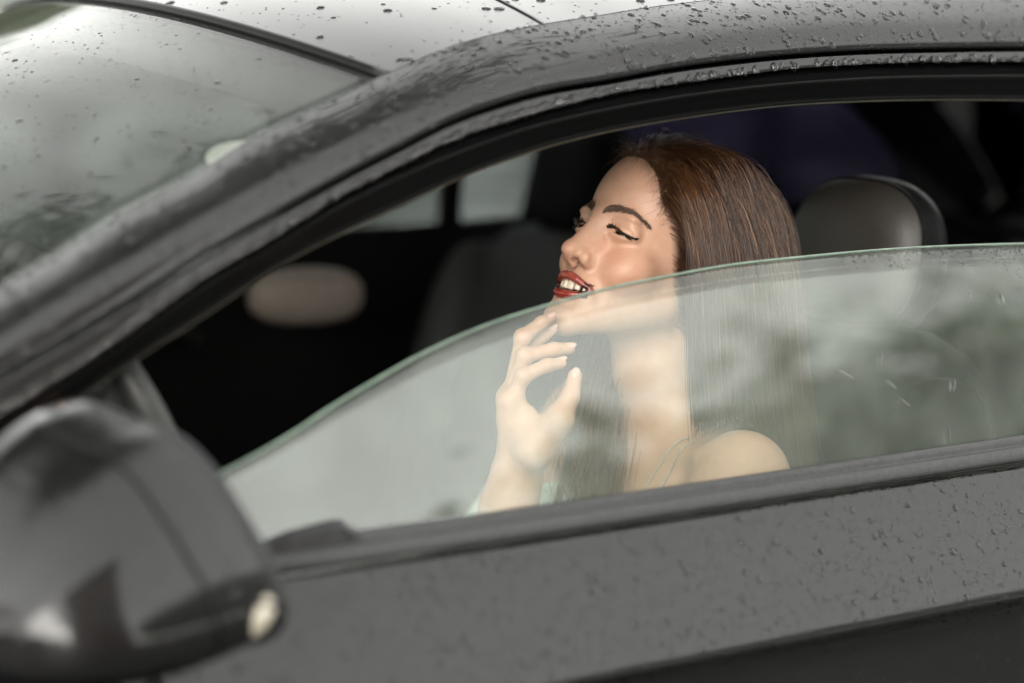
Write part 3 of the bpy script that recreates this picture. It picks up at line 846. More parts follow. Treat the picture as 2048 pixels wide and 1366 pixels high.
def polygonise(sdf, lo, hi, h, B=12, margin=1.7):
    """dual (surface-net) polygons of a distance field on a dense grid, evaluated only near the surface"""
    lo = np.array(lo); n = np.ceil((np.array(hi) - lo) / h / B).astype(int) * B
    nb = n // B
    ci = np.stack(np.meshgrid(*[np.arange(k) for k in nb], indexing='ij'), -1).reshape(-1, 3)
    cc = lo + (ci * B + (B - 1) / 2) * h
    dc = np.concatenate([sdf(c) for c in np.array_split(cc, max(1, len(cc) // 60000))])
    D = np.where(dc < 0, -1.0, 1.0).astype(np.float32).reshape(nb)
    D = np.repeat(np.repeat(np.repeat(D, B, 0), B, 1), B, 2)
    act = np.nonzero(np.abs(dc) < B * h * .87 * margin)[0]
    lo_ = np.stack(np.meshgrid(*[np.arange(B)] * 3, indexing='ij'), -1).reshape(-1, 3)
    for ch in np.array_split(act, max(1, len(act) // 150)):
        idx = ci[ch][:, None] * B + lo_[None]
        v = sdf((lo + idx * h).reshape(-1, 3))
        f = idx.reshape(-1, 3)
        D[f[:, 0], f[:, 1], f[:, 2]] = v
    s = D < 0
    cells, quads = [], []
    pts, wts = [], []
    N = np.array(D.shape)
    lin = lambda a: (a[:, 0] * N[1] + a[:, 1]) * N[2] + a[:, 2]
    for ax in range(3):
        sl0 = [slice(None)] * 3; sl1 = [slice(None)] * 3
        sl0[ax] = slice(0, -1); sl1[ax] = slice(1, None)
        e = np.argwhere(s[tuple(sl0)] != s[tuple(sl1)])
        o1, o2 = (ax + 1) % 3, (ax + 2) % 3
        e = e[(e[:, o1] > 0) & (e[:, o2] > 0) & (e[:, o1] < N[o1] - 1) & (e[:, o2] < N[o2] - 1)]
        e1 = e.copy(); e1[:, ax] += 1
        a = D[e[:, 0], e[:, 1], e[:, 2]]; b = D[e1[:, 0], e1[:, 1], e1[:, 2]]
        t = a / (a - b)
        pos = e.astype(np.float64); pos[:, ax] += t
        u1 = np.zeros(3, int); u1[o1] = 1; u2 = np.zeros(3, int); u2[o2] = 1
        c4 = [lin(e - u1 - u2), lin(e - u2), lin(e), lin(e - u1)]
        q = np.stack(c4, 1)
        fl = a > 0
        q[fl] = q[fl][:, ::-1]
        quads.append(q)
        for c in c4: cells.append(c); pts.append(pos)
    cells = np.concatenate(cells); pts = np.concatenate(pts); quads = np.concatenate(quads)
    uq, inv = np.unique(cells, return_inverse=True)
    cnt = np.bincount(inv).astype(float)
    V = np.stack([np.bincount(inv, pts[:, k]) / cnt for k in range(3)], 1) * h + lo
    Fq = np.searchsorted(uq, quads)
    return V, Fq

def settle(sdf, V, it=2, e=6e-4):
    V = V.astype(np.float64)
    ks = np.array([[1, -1, -1], [-1, -1, 1], [-1, 1, -1], [1, 1, 1]], float)
    for _ in range(it):
        g = sum(k * sdf(V + k * e)[:, None] for k in ks) / (4 * e)
        d = sdf(V)
        V = V - np.clip(d, -.002, .002)[:, None] * g / np.maximum((g * g).sum(1), .2)[:, None]
    return V

person = empty('person', (float(CHEST[0]), float(CHEST[1]), .74))
tag(person, 'smiling woman with long brown hair and red lips behind the half-open car window', 'person')
pofs = np.array(person.location)

PV, PF = polygonise(body_sdf, (-.06, .03, .735), (.60, .66, 1.262), .0018)
PV = settle(body_sdf, PV)

# ---- skin: colour from masks carried on the vertices
def skin_mat():
    m, nt, b, _ = mat_new('skin')
    at_ = lambda n: (lambda a: (setattr(a, 'attribute_name', n), a)[1])(nt.nodes.new('ShaderNodeAttribute'))
    def mix(fac, a, b_, blend='MIX'):
        mx = nt.nodes.new('ShaderNodeMix'); mx.data_type = 'RGBA'; mx.blend_type = blend
        nt.links.new(fac, mx.inputs[0])
        for sck, val in ((mx.inputs[6], a), (mx.inputs[7], b_)):
            if isinstance(val, tuple): sck.default_value = (*val, 1)
            else: nt.links.new(val, sck)
        return mx.outputs[2]
    def step(src, a, b_):
        mr = nt.nodes.new('ShaderNodeMapRange'); mr.interpolation_type = 'SMOOTHSTEP'
        mr.inputs[1].default_value = a; mr.inputs[2].default_value = b_
        nt.links.new(src, mr.inputs[0]); return mr.outputs[0]
    n = noise(nt, 75, 6, .7)
    base = ramp(nt, n.outputs[0], [(.3, (.48, .278, .185)), (.7, (.54, .325, .225))]).outputs[0]
    c = mix(at_('blush').outputs['Fac'], base, (.50, .19, .125))
    lipf = step(at_('lip').outputs['Fac'], .0010, -.0010)
    lipn = noise(nt, 420, 3)
    lipc = ramp(nt, lipn.outputs[0], [(.3, (.19, .020, .016)), (.7, (.27, .040, .030))]).outputs[0]
    c = mix(lipf, c, lipc)
    c = mix(step(at_('liner').outputs['Fac'], .0018, .0006), c, (.012, .008, .006))
    c = mix(step(at_('brow').outputs['Fac'], .0026, -.0040), c, (.31, .18, .115))
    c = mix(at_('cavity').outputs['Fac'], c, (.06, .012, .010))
    c = mix(at_('scalp').outputs['Fac'], c, (.035, .018, .010))
    nt.links.new(c, b.inputs['Base Color'])
    rg = nt.nodes.new('ShaderNodeMapRange'); rg.inputs[3].default_value = .46; rg.inputs[4].default_value = .13
    nt.links.new(lipf, rg.inputs[0]); nt.links.new(rg.outputs[0], b.inputs['Roughness'])
    b.inputs['Subsurface Weight'].default_value = .22
    b.inputs['Subsurface Radius'].default_value = (1.0, .35, .18)
    b.inputs['Subsurface Scale'].default_value = .006
    b.inputs['Specular IOR Level'].default_value = .45
    n2 = noise(nt, 620, 4, .65); bump(nt, n2.outputs[0], b, .5, .0005)
    return m
M_SKIN = skin_mat()
body = mesh_obj('body', PV - pofs, PF, M_SKIN, person)
LV = head_l(PV)
AX = np.stack([np.abs(LV[:, 0]), LV[:, 1], LV[:, 2]], 1)
def put(o, name, val):
    a = o.data.attributes.new(name, 'FLOAT', 'POINT'); a.data.foreach_set('value', np.asarray(val, np.float32))
inhead = (np.linalg.norm(LV, axis=1) < .17)
up_d = chain(AX, UPPER_LIP, [r + .0009 for r in UL_R]); lo_d = chain(AX, LOWER_LIP, [r + .0010 for r in LL_R])
lip = np.minimum(up_d, lo_d)
lip = np.where((LV[:, 1] > .076) & inhead, lip, .05)
put(body, 'lip', lip)
put(body, 'liner', np.where(inhead, chain(AX, LASH), .05))
g = lambda c, s: np.exp(-((AX - np.array(c)) ** 2).sum(1) / s ** 2)
put(body, 'blush', np.clip(.32 * g((.044, .062, -.040), .024) + .25 * g((0, .112, -.040), .010) + .25 * g((.02, .085, -.02), .014), 0, 1) * inhead)
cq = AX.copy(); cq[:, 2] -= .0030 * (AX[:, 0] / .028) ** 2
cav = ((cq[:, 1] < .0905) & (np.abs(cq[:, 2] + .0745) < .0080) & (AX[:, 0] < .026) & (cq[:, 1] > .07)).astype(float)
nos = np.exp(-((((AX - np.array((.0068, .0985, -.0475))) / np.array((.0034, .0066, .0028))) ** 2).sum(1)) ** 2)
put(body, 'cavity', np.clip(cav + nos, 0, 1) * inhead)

# ---- eyes
def eye_mat():
    m, nt, b, _ = mat_new('eye')
    tc = nt.nodes.new('ShaderNodeTexCoord'); sp_ = nt.nodes.new('ShaderNodeVectorMath'); sp_.operation = 'DOT_PRODUCT'
    nrm_ = nt.nodes.new('ShaderNodeVectorMath'); nrm_.operation = 'NORMALIZE'
    nt.links.new(tc.outputs['Object'], nrm_.inputs[0]); nt.links.new(nrm_.outputs[0], sp_.inputs[0])
    sp_.inputs[1].default_value = tuple((HR_M @ np.array([.06, .96, -.22])) / np.linalg.norm([.06, .96, -.22]))
    r = ramp(nt, sp_.outputs['Value'], [(0, (.62, .55, .50)), (.86, (.62, .55, .50)), (.885, (.035, .016, .008)), (.96, (.10, .045, .018)), (.975, (.004, .003, .003))])
    nt.links.new(r.outputs[0], b.inputs['Base Color']); b.inputs['Roughness'].default_value = .06
    return m
M_EYE = eye_mat()
for s in (1, -1):
    ce = head_w(np.array([s * .0305, .0712, -.0035]))
    us_ = np.linspace(-math.pi, math.pi, 28, endpoint=False); vs_ = np.linspace(-math.pi / 2, math.pi / 2, 17)
    V_, U_ = np.meshgrid(vs_, us_, indexing='ij')
    e_ = mesh_obj('eyeball', (np.stack([np.cos(V_) * np.cos(U_), np.cos(V_) * np.sin(U_), np.sin(V_)], -1) * .0117 * HS).reshape(-1, 3), grid_faces(17, 28, True), M_EYE, person)
    e_.location = tuple(ce - pofs)

# ---- finger nails
M_NAIL = simple('fingernail', (.62, .36, .30), .16, coat=.6, nscale=200, var=.08, bstr=0)
for pts_, r_, lift in [(f[0], f[1], 1) for f in FINGERS] + [(THUMB[0], THUMB[1], 0)]:
    ax_ = pts_[3] - pts_[2]; ax_ /= np.linalg.norm(ax_)
    ref_ = (pts_[2] - (pts_[1] + pts_[3]) / 2) if lift else (CAM - pts_[3]); ref_ = ref_ - ax_ * (ref_ @ ax_); ref_ /= (np.linalg.norm(ref_) + 1e-9)
    sd_ = np.cross(ax_, ref_)
    us_ = np.linspace(0, 2 * math.pi, 20, endpoint=False)
    ringsn = []
    for k_, (rr_, hh_) in enumerate(((1, 0), (.95, .0006), (.6, .0011), (.02, .0013))):
        ringsn.append([pts_[3] + ax_ * (.001 + rr_ * .0062 * math.cos(a)) + sd_ * rr_ * r_[3] * .70 * math.sin(a) + ref_ * (r_[3] * (.80 + .20 * math.cos(rr_ * .9 * abs(math.sin(a)))) + hh_ - .0004 - .0012 * (rr_ * math.sin(a)) ** 2) for a in us_])
    mesh_obj('fingernail', np.array(ringsn).reshape(-1, 3) - pofs, grid_faces(4, 20, True), M_NAIL, person)

# ---- hair
def hairline_z(ax, y):
    """height of the hairline on the scalp at lateral distance ax and depth y (head axes)"""
    return np.interp(y, [-.12, -.07, -.02, .012, .034, .053, .064, .070, .075, .080, .09], [-.085, -.085, -.06, -.03, .008, .030, .046, .066, .082, .090, .096])
scal = inhead & (LV[:, 2] > hairline_z(AX[:, 0], LV[:, 1])) & (LV[:, 1] < .086)
put(body, 'brow', np.where(inhead, chain(AX, [tuple(q) for q in BROW[::6]] + [tuple(BROW[-1])], list(np.interp(np.linspace(0, 1, 11), [0, .12, .5, .75, 1], [.0036, .0052, .0048, .0030, .0]))), .05))
put(body, 'scalp', np.clip((LV[:, 2] - hairline_z(AX[:, 0], LV[:, 1])) / .016, 0, 1) * inhead * (LV[:, 1] < .09))

def cap_sdf(P):
    """what the hair rests on: skull, neck, shoulders"""
    L = head_l(P)
    d = smin(ell(L, (0, -.010, .034), (.0725, .095, .088)), ell(L, (0, .019, .040), (.059, .0645, .066)), .02)
    d = smin(d, ell(L, (0, .022, -.032), (.0575, .062, .062)), .02)
    d = d * HS
    d = np.minimum(d, cone(P, NECK[0], NECK[2], .050, .051))
    d = smin(d, cone(P, NECK[2] + np.array([.02, 0, -.02]), SH_L + np.array([.01, .03, -.012]), .036, .040), .02)
    d = smin(d, cone(P, NECK[2] + np.array([.02, 0, -.02]), SH_R + np.array([.01, -.03, -.012]), .036, .040), .02)
    d = smin(d, cone(P, SH_L, np.array([.22, .13, .66]), .053, .042), .02)
    d = smin(d, ell(P, CHEST, (.108, .168, .143)), .04)
    return d
def cap_grad(P, e=1e-3):
    ks = np.array([[1, -1, -1], [-1, -1, 1], [-1, 1, -1], [1, 1, 1]], float)
    g = sum(k * cap_sdf(P + k * e)[:, None] for k in ks)
    return g / (np.linalg.norm(g, axis=1)[:, None] + 1e-9)

def strands_mesh(name, paths, rad, mat, parent, shade, seg=3, off=None):
    """paths (n, m, 3) -> thin three-sided tapering tubes in one mesh"""
    n, m_ = paths.shape[:2]
    tan = np.gradient(paths, axis=1); tan /= (np.linalg.norm(tan, axis=2)[..., None] + 1e-9)
    ref = np.array([.37, .61, .70]); a = np.cross(tan, ref); a /= (np.linalg.norm(a, axis=2)[..., None] + 1e-9)
    b = np.cross(tan, a)
    prof = np.broadcast_to(np.asarray(rad, float), (n, m_)) if np.ndim(rad) else np.full((n, m_), rad)
    an = np.arange(seg) * 2 * math.pi / seg
    v = paths[:, :, None] + prof[:, :, None, None] * (np.cos(an)[None, None, :, None] * a[:, :, None] + np.sin(an)[None, None, :, None] * b[:, :, None])
    gf = grid_faces(m_, seg, True)
    f = (gf[None] + (np.arange(n) * m_ * seg)[:, None, None]).reshape(-1, 4)
    o = mesh_obj(name, v.reshape(-1, 3) - (pofs if off is None else off), f, mat, parent)
    put(o, 'shade', np.repeat(shade, m_ * seg))
    return o

def hair_mat(name, stops, rough=.38):
    m, nt, b, _ = mat_new(name)
    a = nt.nodes.new('ShaderNodeAttribute'); a.attribute_name = 'shade'
    r = ramp(nt, a.outputs['Fac'], stops)
    nt.links.new(r.outputs[0], b.inputs['Base Color'])
    b.inputs['Roughness'].default_value = rough
    b.inputs['Specular IOR Level'].default_value = .55
    return m
M_HAIR = hair_mat('brown_hair', [(0, (.014, .006, .003)), (.5, (.055, .023, .0095)), (.85, (.13, .058, .024)), (1, (.23, .12, .055))], .28)

def grow(roots_l, layer, nseg=24, step=.0145, wave=1.0):
    """comb strands from the centre parting outward and back, then let them hang"""
    n = len(roots_l)
    P = head_w(roots_l)
    side = np.where(roots_l[:, 0] >= 0, 1.0, -1.0)
    lat = HR_M[:, 0][None] * side[:, None]; back = -HR_M[:, 1][None]; upv = HR_M[:, 2][None]
    nrm = cap_grad(P)
    front = np.clip((roots_l[:, 1] - .015) / .04, 0, 1)[:, None]
    mid = np.clip(1 - np.abs(roots_l[:, :1]) / .034, 0, 1)
    far = (side < 0)[:, None].astype(float)
    d = lat * (.85 - .45 * far) + back * (.22 - .22 * front * (1 - far) + .75 * front * mid + .85 * far) + nrm * (.25 + .35 * front * mid)
    d /= np.linalg.norm(d, axis=1)[:, None]
    out = [P.copy()]
    ph = rng.uniform(0, 6.28, n)[:, None]; fq = rng.uniform(.8, 1.3, n)[:, None]
    jit = rng.normal(0, 1, (n, 3))
    for k in range(nseg):
        grav = np.array([[0, 0, -1.0]])
        w = .20 + .022 * k
        d = d * (1 - w) + grav * w + .006 * jit + (.008 + .022 * np.clip((1.06 - P[:, 2:]) / .08, 0, 1)) * wave * np.sin(ph + k * .55 * fq) * np.array([[.5, .8, 0]]) * min(1, k / 8)
        d = d + np.array([[1.0, .12, 0]]) * (np.clip((1.10 - P[:, 2:]) / .16, 0, 1) * np.where(P[:, 1:2] < .34, .10, .0))
        d /= np.linalg.norm(d, axis=1)[:, None]
        P = P + d * step
        for _ in range(2):
            sd = cap_sdf(P)
            need = (.0022 + layer) * min(1, .35 + k / 3)
            pen = np.clip(need - sd, 0, .03)
            if (pen > 0).any():
                g_ = cap_grad(P)
                P = P + g_ * pen[:, None]
        # tips come to rest on the near shoulder
        rest = (P[:, 1] < .36) & (P[:, 2] < .962 + .012 * jit[:, 0]) & (P[:, 0] < .435 + .02 * jit[:, 1]) & (k > 6)
        P = np.where(rest[:, None], out[-1], P)
        # keep direction along what was really travelled
        dd = P - out[-1]; ln_d = np.linalg.norm(dd, axis=1)[:, None]; d = np.where(ln_d > 1e-6, dd / (ln_d + 1e-9), d)
        out.append(P.copy())
    return np.stack(out, 1)

farcut = (LV[:, 0] > 0) | (LV[:, 2] > hairline_z(AX[:, 0], LV[:, 1] + .012) + .004)
idx = np.nonzero(scal & farcut & (np.abs(LV[:, 0]) > .0015))[0]
NH = 8600
pick = rng.choice(idx, NH)
rl = LV[pick] + rng.normal(0, .0012, (NH, 3))
top = np.clip((rl[:, 2] - .03) / .085, 0, 1)
layer = .001 + .019 * top * rng.uniform(.35, 1, NH) + rng.uniform(0, .004, NH) + .012 * np.clip((.02 - rl[:, 1]) / .08, 0, 1) * rng.uniform(0, 1, NH)
H1 = grow(rl, layer)
# the near curtain that falls in front of the ear, and the lock over her far shoulder
cu = np.nonzero(scal & (LV[:, 0] > .02) & (LV[:, 1] > .040) & (LV[:, 2] < .088) & (LV[:, 2] > .035))[0]
NC = 1500
rc = LV[rng.choice(cu, NC)] + rng.normal(0, .001, (NC, 3))
HC = grow(rc, .002 + .012 * rng.uniform(0, 1, NC) ** 1.3)
lk = catmull(np.array([at(1262, 560, 2.74), at(1238, 660, 2.73), at(1212, 760, 2.71), at(1205, 860, 2.68), at(1190, 960, 2.65), at(1185, 1040, 2.64)]), 25)
NL = 620
so = rng.normal(0, 1, (NL, 3)) * np.array([.016, .020, .004]); ph_ = rng.uniform(0, 6.28, NL)[:, None]
tt_ = np.linspace(0, 1, 25)[None]
HL = lk[None] + so[:, None] * (1 + .3 * np.sin(5 * tt_ + ph_))[..., None] + .006 * np.sin(9 * tt_ + ph_)[..., None] * (CR * .9 + CF * .3)[None, None]
H1 = np.concatenate([H1, HC, HL]); NH = len(H1)
tp = np.interp(np.linspace(0, 1, H1.shape[1]), [0, .1, .75, 1], [.7, 1, .9, .35])
rad = (.00030 * rng.uniform(.7, 1.3, NH))[:, None] * tp[None]
shade = np.clip(rng.normal(.42, .26, NH) + .15 * (rng.uniform(0, 1, NH) > .9), 0, 1)
shade[-NL:] = np.clip(shade[-NL:] + .3, 0, 1)
hair = strands_mesh('hair', H1, rad, M_HAIR, person, shade)
# short new hair at the hairline and flyaways over the crown
fi = np.nonzero(scal & (LV[:, 0] > -.012) & (LV[:, 1] > .0) & (LV[:, 2] < hairline_z(AX[:, 0], LV[:, 1]) + .012) & (LV[:, 2] > .04))[0]
def wisps(ids, n, length, lift, curl, m_=9):
    p = LV[rng.choice(ids, n)]; P = head_w(p); nr = cap_grad(P)
    sd = np.where(p[:, 0] > 0, 1., -1.)[:, None]
    d = nr * lift + HR_M[:, 0][None] * sd * .45 - HR_M[:, 1][None] * .5 + rng.normal(0, .35, (n, 3)); d /= np.linalg.norm(d, axis=1)[:, None]
    ln = length * rng.uniform(.5, 1.3, n)[:, None]
    ax = rng.normal(0, 1, (n, 3)); out = [P.copy()]
    for k in range(m_ - 1):
        d = d + curl * np.cross(ax, d) * .3 + np.array([0, 0, -.10]); d /= np.linalg.norm(d, axis=1)[:, None]
        P = P + d * ln / m_; out.append(P.copy())
    return np.stack(out, 1)
ci_ = np.nonzero(scal & (LV[:, 2] > .075))[0]
F1 = np.concatenate([wisps(fi, 1100, .030, .7, .6), wisps(ci_, 110, .035, 1.1, .9), wisps(ci_, 30, .06, 1.4, .8)])
strands_mesh('flyaway_hair', F1, (.00020 * np.ones(len(F1)))[:, None] * np.linspace(1, .4, 9)[None], M_HAIR, hair, rng.uniform(.35, .95, len(F1)))

# ---- brows and lashes
def on_face(pts_l):
    """push points of the head frame onto the face"""
    V = np.array(pts_l, float)
    for _ in range(12):
        e = 5e-4
        g_ = np.stack([(head_sdf((V + e * k).astype(np.float32)) - head_sdf((V - e * k).astype(np.float32))) / (2 * e) for k in np.eye(3)], 1)
        V = V - head_sdf(V.astype(np.float32))[:, None] * g_ / np.maximum((g_ ** 2).sum(1), .3)[:, None]
    return V, g_ / np.linalg.norm(g_, axis=1)[:, None]
M_BROW = hair_mat('brow_hair', [(0, (.028, .015, .009)), (1, (.13, .07, .042))], .6)
bl = BROW
bw = np.interp(np.linspace(0, 1, 60), [0, .12, .5, .75, 1], [.0048, .0056, .0049, .0032, .0007])
br = []
for s in (1, -1):
    n = 460 if s > 0 else 260
    t = rng.uniform(0, .97, n); i = (t * 59).astype(int); r_ = rng.uniform(-1, 1, n)
    tn_ = np.gradient(bl, axis=0); tn_ /= np.linalg.norm(tn_, axis=1)[:, None]
    p0_ = bl[i] + np.array([0, 0, 1.0]) * (r_ * bw[i] + rng.normal(0, .0006, n))[:, None]
    dirn = tn_[i] * 1.0 + np.array([0, 0, 1.0]) * (np.interp(t, [0, .25, 1], [.9, .35, -.15]) - r_ * .35 + rng.normal(0, .22, n))[:, None]
    dirn /= np.linalg.norm(dirn, axis=1)[:, None]
    ln = rng.uniform(.0050, .0085, n) * np.interp(t, [0, .7, 1], [1, 1, .6])
    ks = []
    for q in np.linspace(0, 1, 4):
        pp_, nn_ = on_face(p0_ + dirn * (ln * q)[:, None])
        pp_ = pp_ + nn_ * (.0003 + .0009 * q * (1 - q) * 2)
        pp_[:, 0] *= s
        ks.append(head_w(pp_))
    br.append(np.stack(ks, 1))
for b_ in br:
    strands_mesh('eyebrow', b_, (.00022 * np.ones(len(b_)))[:, None] * np.array([1, 1, .8, .35])[None], M_BROW, person, rng.uniform(0, 1, len(b_)))
M_LASH = hair_mat('lashes', [(0, (.004, .003, .003)), (1, (.012, .008, .006))], .35)
ll = catmull(np.array(LASH), 50)
for s in (1, -1):
    n = 120
    t = rng.uniform(.04, 1, n); i = (t * 49).astype(int)
    p0_, nn_ = on_face(ll[i])
    lateral = np.interp(t, [0, .4, 1], [-.25, .15, 1.0])
    dirn = nn_ * .9 + np.stack([lateral, 0 * t, -.35 + 0 * t], 1) + rng.normal(0, .12, (n, 3))
    dirn /= np.linalg.norm(dirn, axis=1)[:, None]
    ln = np.interp(t, [0, .5, .85, 1], [.0045, .0075, .0095, .0085]) * rng.uniform(.75, 1.15, n)
    ks = []
    for q in np.linspace(0, 1, 5):
        pp_ = p0_ + dirn * (ln * q)[:, None] + np.array([0, 0, 1.0]) * (ln * .55 * q * q)[:, None]
        pp_[:, 0] *= s
        ks.append(head_w(pp_))
    strands_mesh('eyelashes', np.stack(ks, 1), (.00055 * np.ones(n))[:, None] * np.array([1, .9, .75, .5, .2])[None], M_LASH, person, rng.uniform(0, 1, n))

# ---- teeth, each one
M_TEETH = simple('tooth_enamel', (.62, .53, .41), .14, coat=.4, nscale=300, var=.06, bstr=.05)
widths = [.0085, .0066, .0074, .0066]
for s in (1, -1):
    ac = 0
    for k, w_ in enumerate(widths):
        xm = ac + w_ / 2; ac += w_
        ym = .0912 - .024 * (xm / .030) ** 2; slope = -.048 * xm / .030 ** 2
        ang_ = math.atan(slope)
        zt, hgt = -.0660 + .0022 * (xm / .028) ** 2, (.0104, .0094, .0098, .0086, .0078)[k]
        us_ = np.linspace(-math.pi, math.pi, 20, endpoint=False); vs_ = np.linspace(-math.pi / 2, math.pi / 2, 11)
        f_ = lambda w__, m__: np.sign(w__) * abs(w__) ** m__
        V_, U_ = np.meshgrid(vs_, us_, indexing='ij')
        pt = np.stack([f_(np.cos(V_), .45) * f_(np.cos(U_), .6) * w_ * .498, f_(np.cos(V_), .5) * f_(np.sin(U_), .8) * .0032, f_(np.sin(V_), .6) * hgt / 2], -1).reshape(-1, 3)
        pt[:, 0] *= 1 - .10 * (pt[:, 2] / hgt)
        ca, sa = math.cos(ang_), math.sin(ang_)
        pt = np.stack([pt[:, 0] * ca - pt[:, 1] * sa, pt[:, 0] * sa + pt[:, 1] * ca, pt[:, 2]], 1)
        pt = pt + np.array([xm, ym, zt - hgt / 2]); pt[:, 0] *= s
        fc = grid_faces(11, 20, True)
        mesh_obj('tooth', head_w(pt) - pofs, fc if s > 0 else fc[:, ::-1], M_TEETH, person)
gum = np.array([[x, .0902 - .024 * (x / .030) ** 2, -.0665 + .0022 * (x / .028) ** 2] for x in np.linspace(-.026, .026, 24)])
tube('gum', head_w(gum) - pofs, .0032, simple('gum', (.35, .10, .09), .25, bstr=0), person, 8)

# ---- pale top with thin straps
M_TOP = simple('pale_mint_fabric', (.62, .70, .64), .7, nscale=500, bstr=.3, bdist=.0004)
M_STRAP = simple('strap_elastic', (.42, .36, .30), .6, nscale=500)
def top_sdf(P):
    b_ = torso_sdf(P.astype(np.float32))
    d = np.abs(b_ - .0025) - .0022
    # neckline: below a sloping plane
    return np.maximum(np.maximum(d, (P[:, 2] - (.845 + .10 * (P[:, 0] - .36)))), .275 - P[:, 0])
TV, TF = polygonise(top_sdf, (.18, .10, .735), (.60, .56, .90), .0028, margin=2.2)
top_o = mesh_obj('camisole', settle(top_sdf, TV, 1) - pofs, TF, M_TOP, person)
for dy in (0, .011):
    pth = []
    for t in np.linspace(0, .62, 22):
        guess = np.array([.300 + .13 * t, .245 + dy - .02 * t, .88 + .05 * math.sin(math.pi * min(1, t * 1.1))])
        for _ in range(14):
            e = 1e-3
            g_ = np.array([(torso_sdf((guess + e * k)[None])[0] - torso_sdf((guess - e * k)[None])[0]) / (2 * e) for k in np.eye(3)])
            guess = guess - (torso_sdf(guess[None])[0] - .0012) * g_ / (g_ @ g_)
        pth.append(guess)
    tube('strap', np.array(pth) - pofs, .0013, M_STRAP, top_o, 6)
# ================================================================== the place round the car
def ground_mat():
    m, nt, b, _ = mat_new('wet_asphalt')
    n = noise(nt, 1.2, 6, .6); n2 = noise(nt, 160, 3)
    r = ramp(nt, n2.outputs[0], [(.3, (.035, .036, .037)), (.7, (.075, .075, .074))])
    nt.links.new(r.outputs[0], b.inputs['Base Color'])
    rr = ramp(nt, n.outputs[0], [(.38, (.12, .12, .12)), (.62, (.42, .42, .42))])
    nt.links.new(rr.outputs[0], b.inputs['Roughness'])
    bump(nt, n2.outputs[0], b, .35, .003)
    return m
M_ASPH = ground_mat()
M_BAY = simple('damp_asphalt', (.05, .05, .05), .75, nscale=160, bstr=.4, bdist=.003, spec=.3)
def sheet(name, x0, y0, x1, y1, z, mat, n=2):
    xs, ys = np.linspace(x0, x1, n), np.linspace(y0, y1, n)
    v = np.array([[x, y, z] for y in ys for x in xs])
    return tag(mesh_obj(name, v, grid_faces(n, n), mat, None, smooth=False), kind='structure')
sheet('ground', -600, -600, 600, 600, -.004, simple('far_ground', (.06, .07, .045), .9, nscale=2))
sheet('parking_bay', -60, -9.5, 60, 3.2, 0, M_BAY)
sheet('road', -120, 6.8, 120, 18.5, .0, M_ASPH)
M_WHITE = simple('road_paint', (.62, .62, .58), .45, nscale=40)
for i, x in enumerate(np.arange(-42, 60, 6.0)):
    o = mesh_obj('lane_marking', np.array([[x, 12.3, .004], [x + 3, 12.3, .004], [x + 3, 12.45, .004], [x, 12.45, .004]]), [(0, 1, 2, 3)], M_WHITE, None, False)
    tag(o, kind='structure')
M_KERB = simple('kerb_stone', (.30, .29, .28), .7, nscale=30)
for y0, nm in ((3.2, 'kerb'), (6.65, 'kerb')):
    v = []
    prof = [(0, -.02), (0, .10), (.02, .125), (.15, .125), (.15, -.02)]
    a = [[-60, y0 + y, z] for y, z in prof]; b_ = [[60, y0 + y, z] for y, z in prof]
    o = loft(nm, [np.array(a), np.array(b_)], M_KERB); tag(o, kind='structure')
sheet('verge', -120, 3.35, 120, 6.65, .10, simple('verge_soil', (.060, .065, .025), .95, nscale=8, var=.5))
M_GRASS = hair_mat('grass', [(0, (.05, .075, .015)), (.6, (.10, .12, .03)), (1, (.20, .17, .06))], .6)
ng = 26000
gx = rng.uniform(-8, 26, ng); gy = rng.uniform(3.4, 6.6, ng); gh = rng.uniform(.06, .16, ng)
ln_ = rng.normal(0, .05, (ng, 2))
gp = np.stack([np.stack([gx, gy, np.full(ng, .10)], 1), np.stack([gx + ln_[:, 0] * .4, gy + ln_[:, 1] * .4, .10 + gh * .6], 1), np.stack([gx + ln_[:, 0], gy + ln_[:, 1], .10 + gh], 1)], 1)
go = strands_mesh('grass', gp, np.array([.006, .005, .001])[None] * np.ones((ng, 1)), M_GRASS, None, rng.uniform(0, 1, ng), off=np.zeros(3))
tag(go, 'rough green and yellow grass on the verge beyond the car', 'grass', kind='stuff')

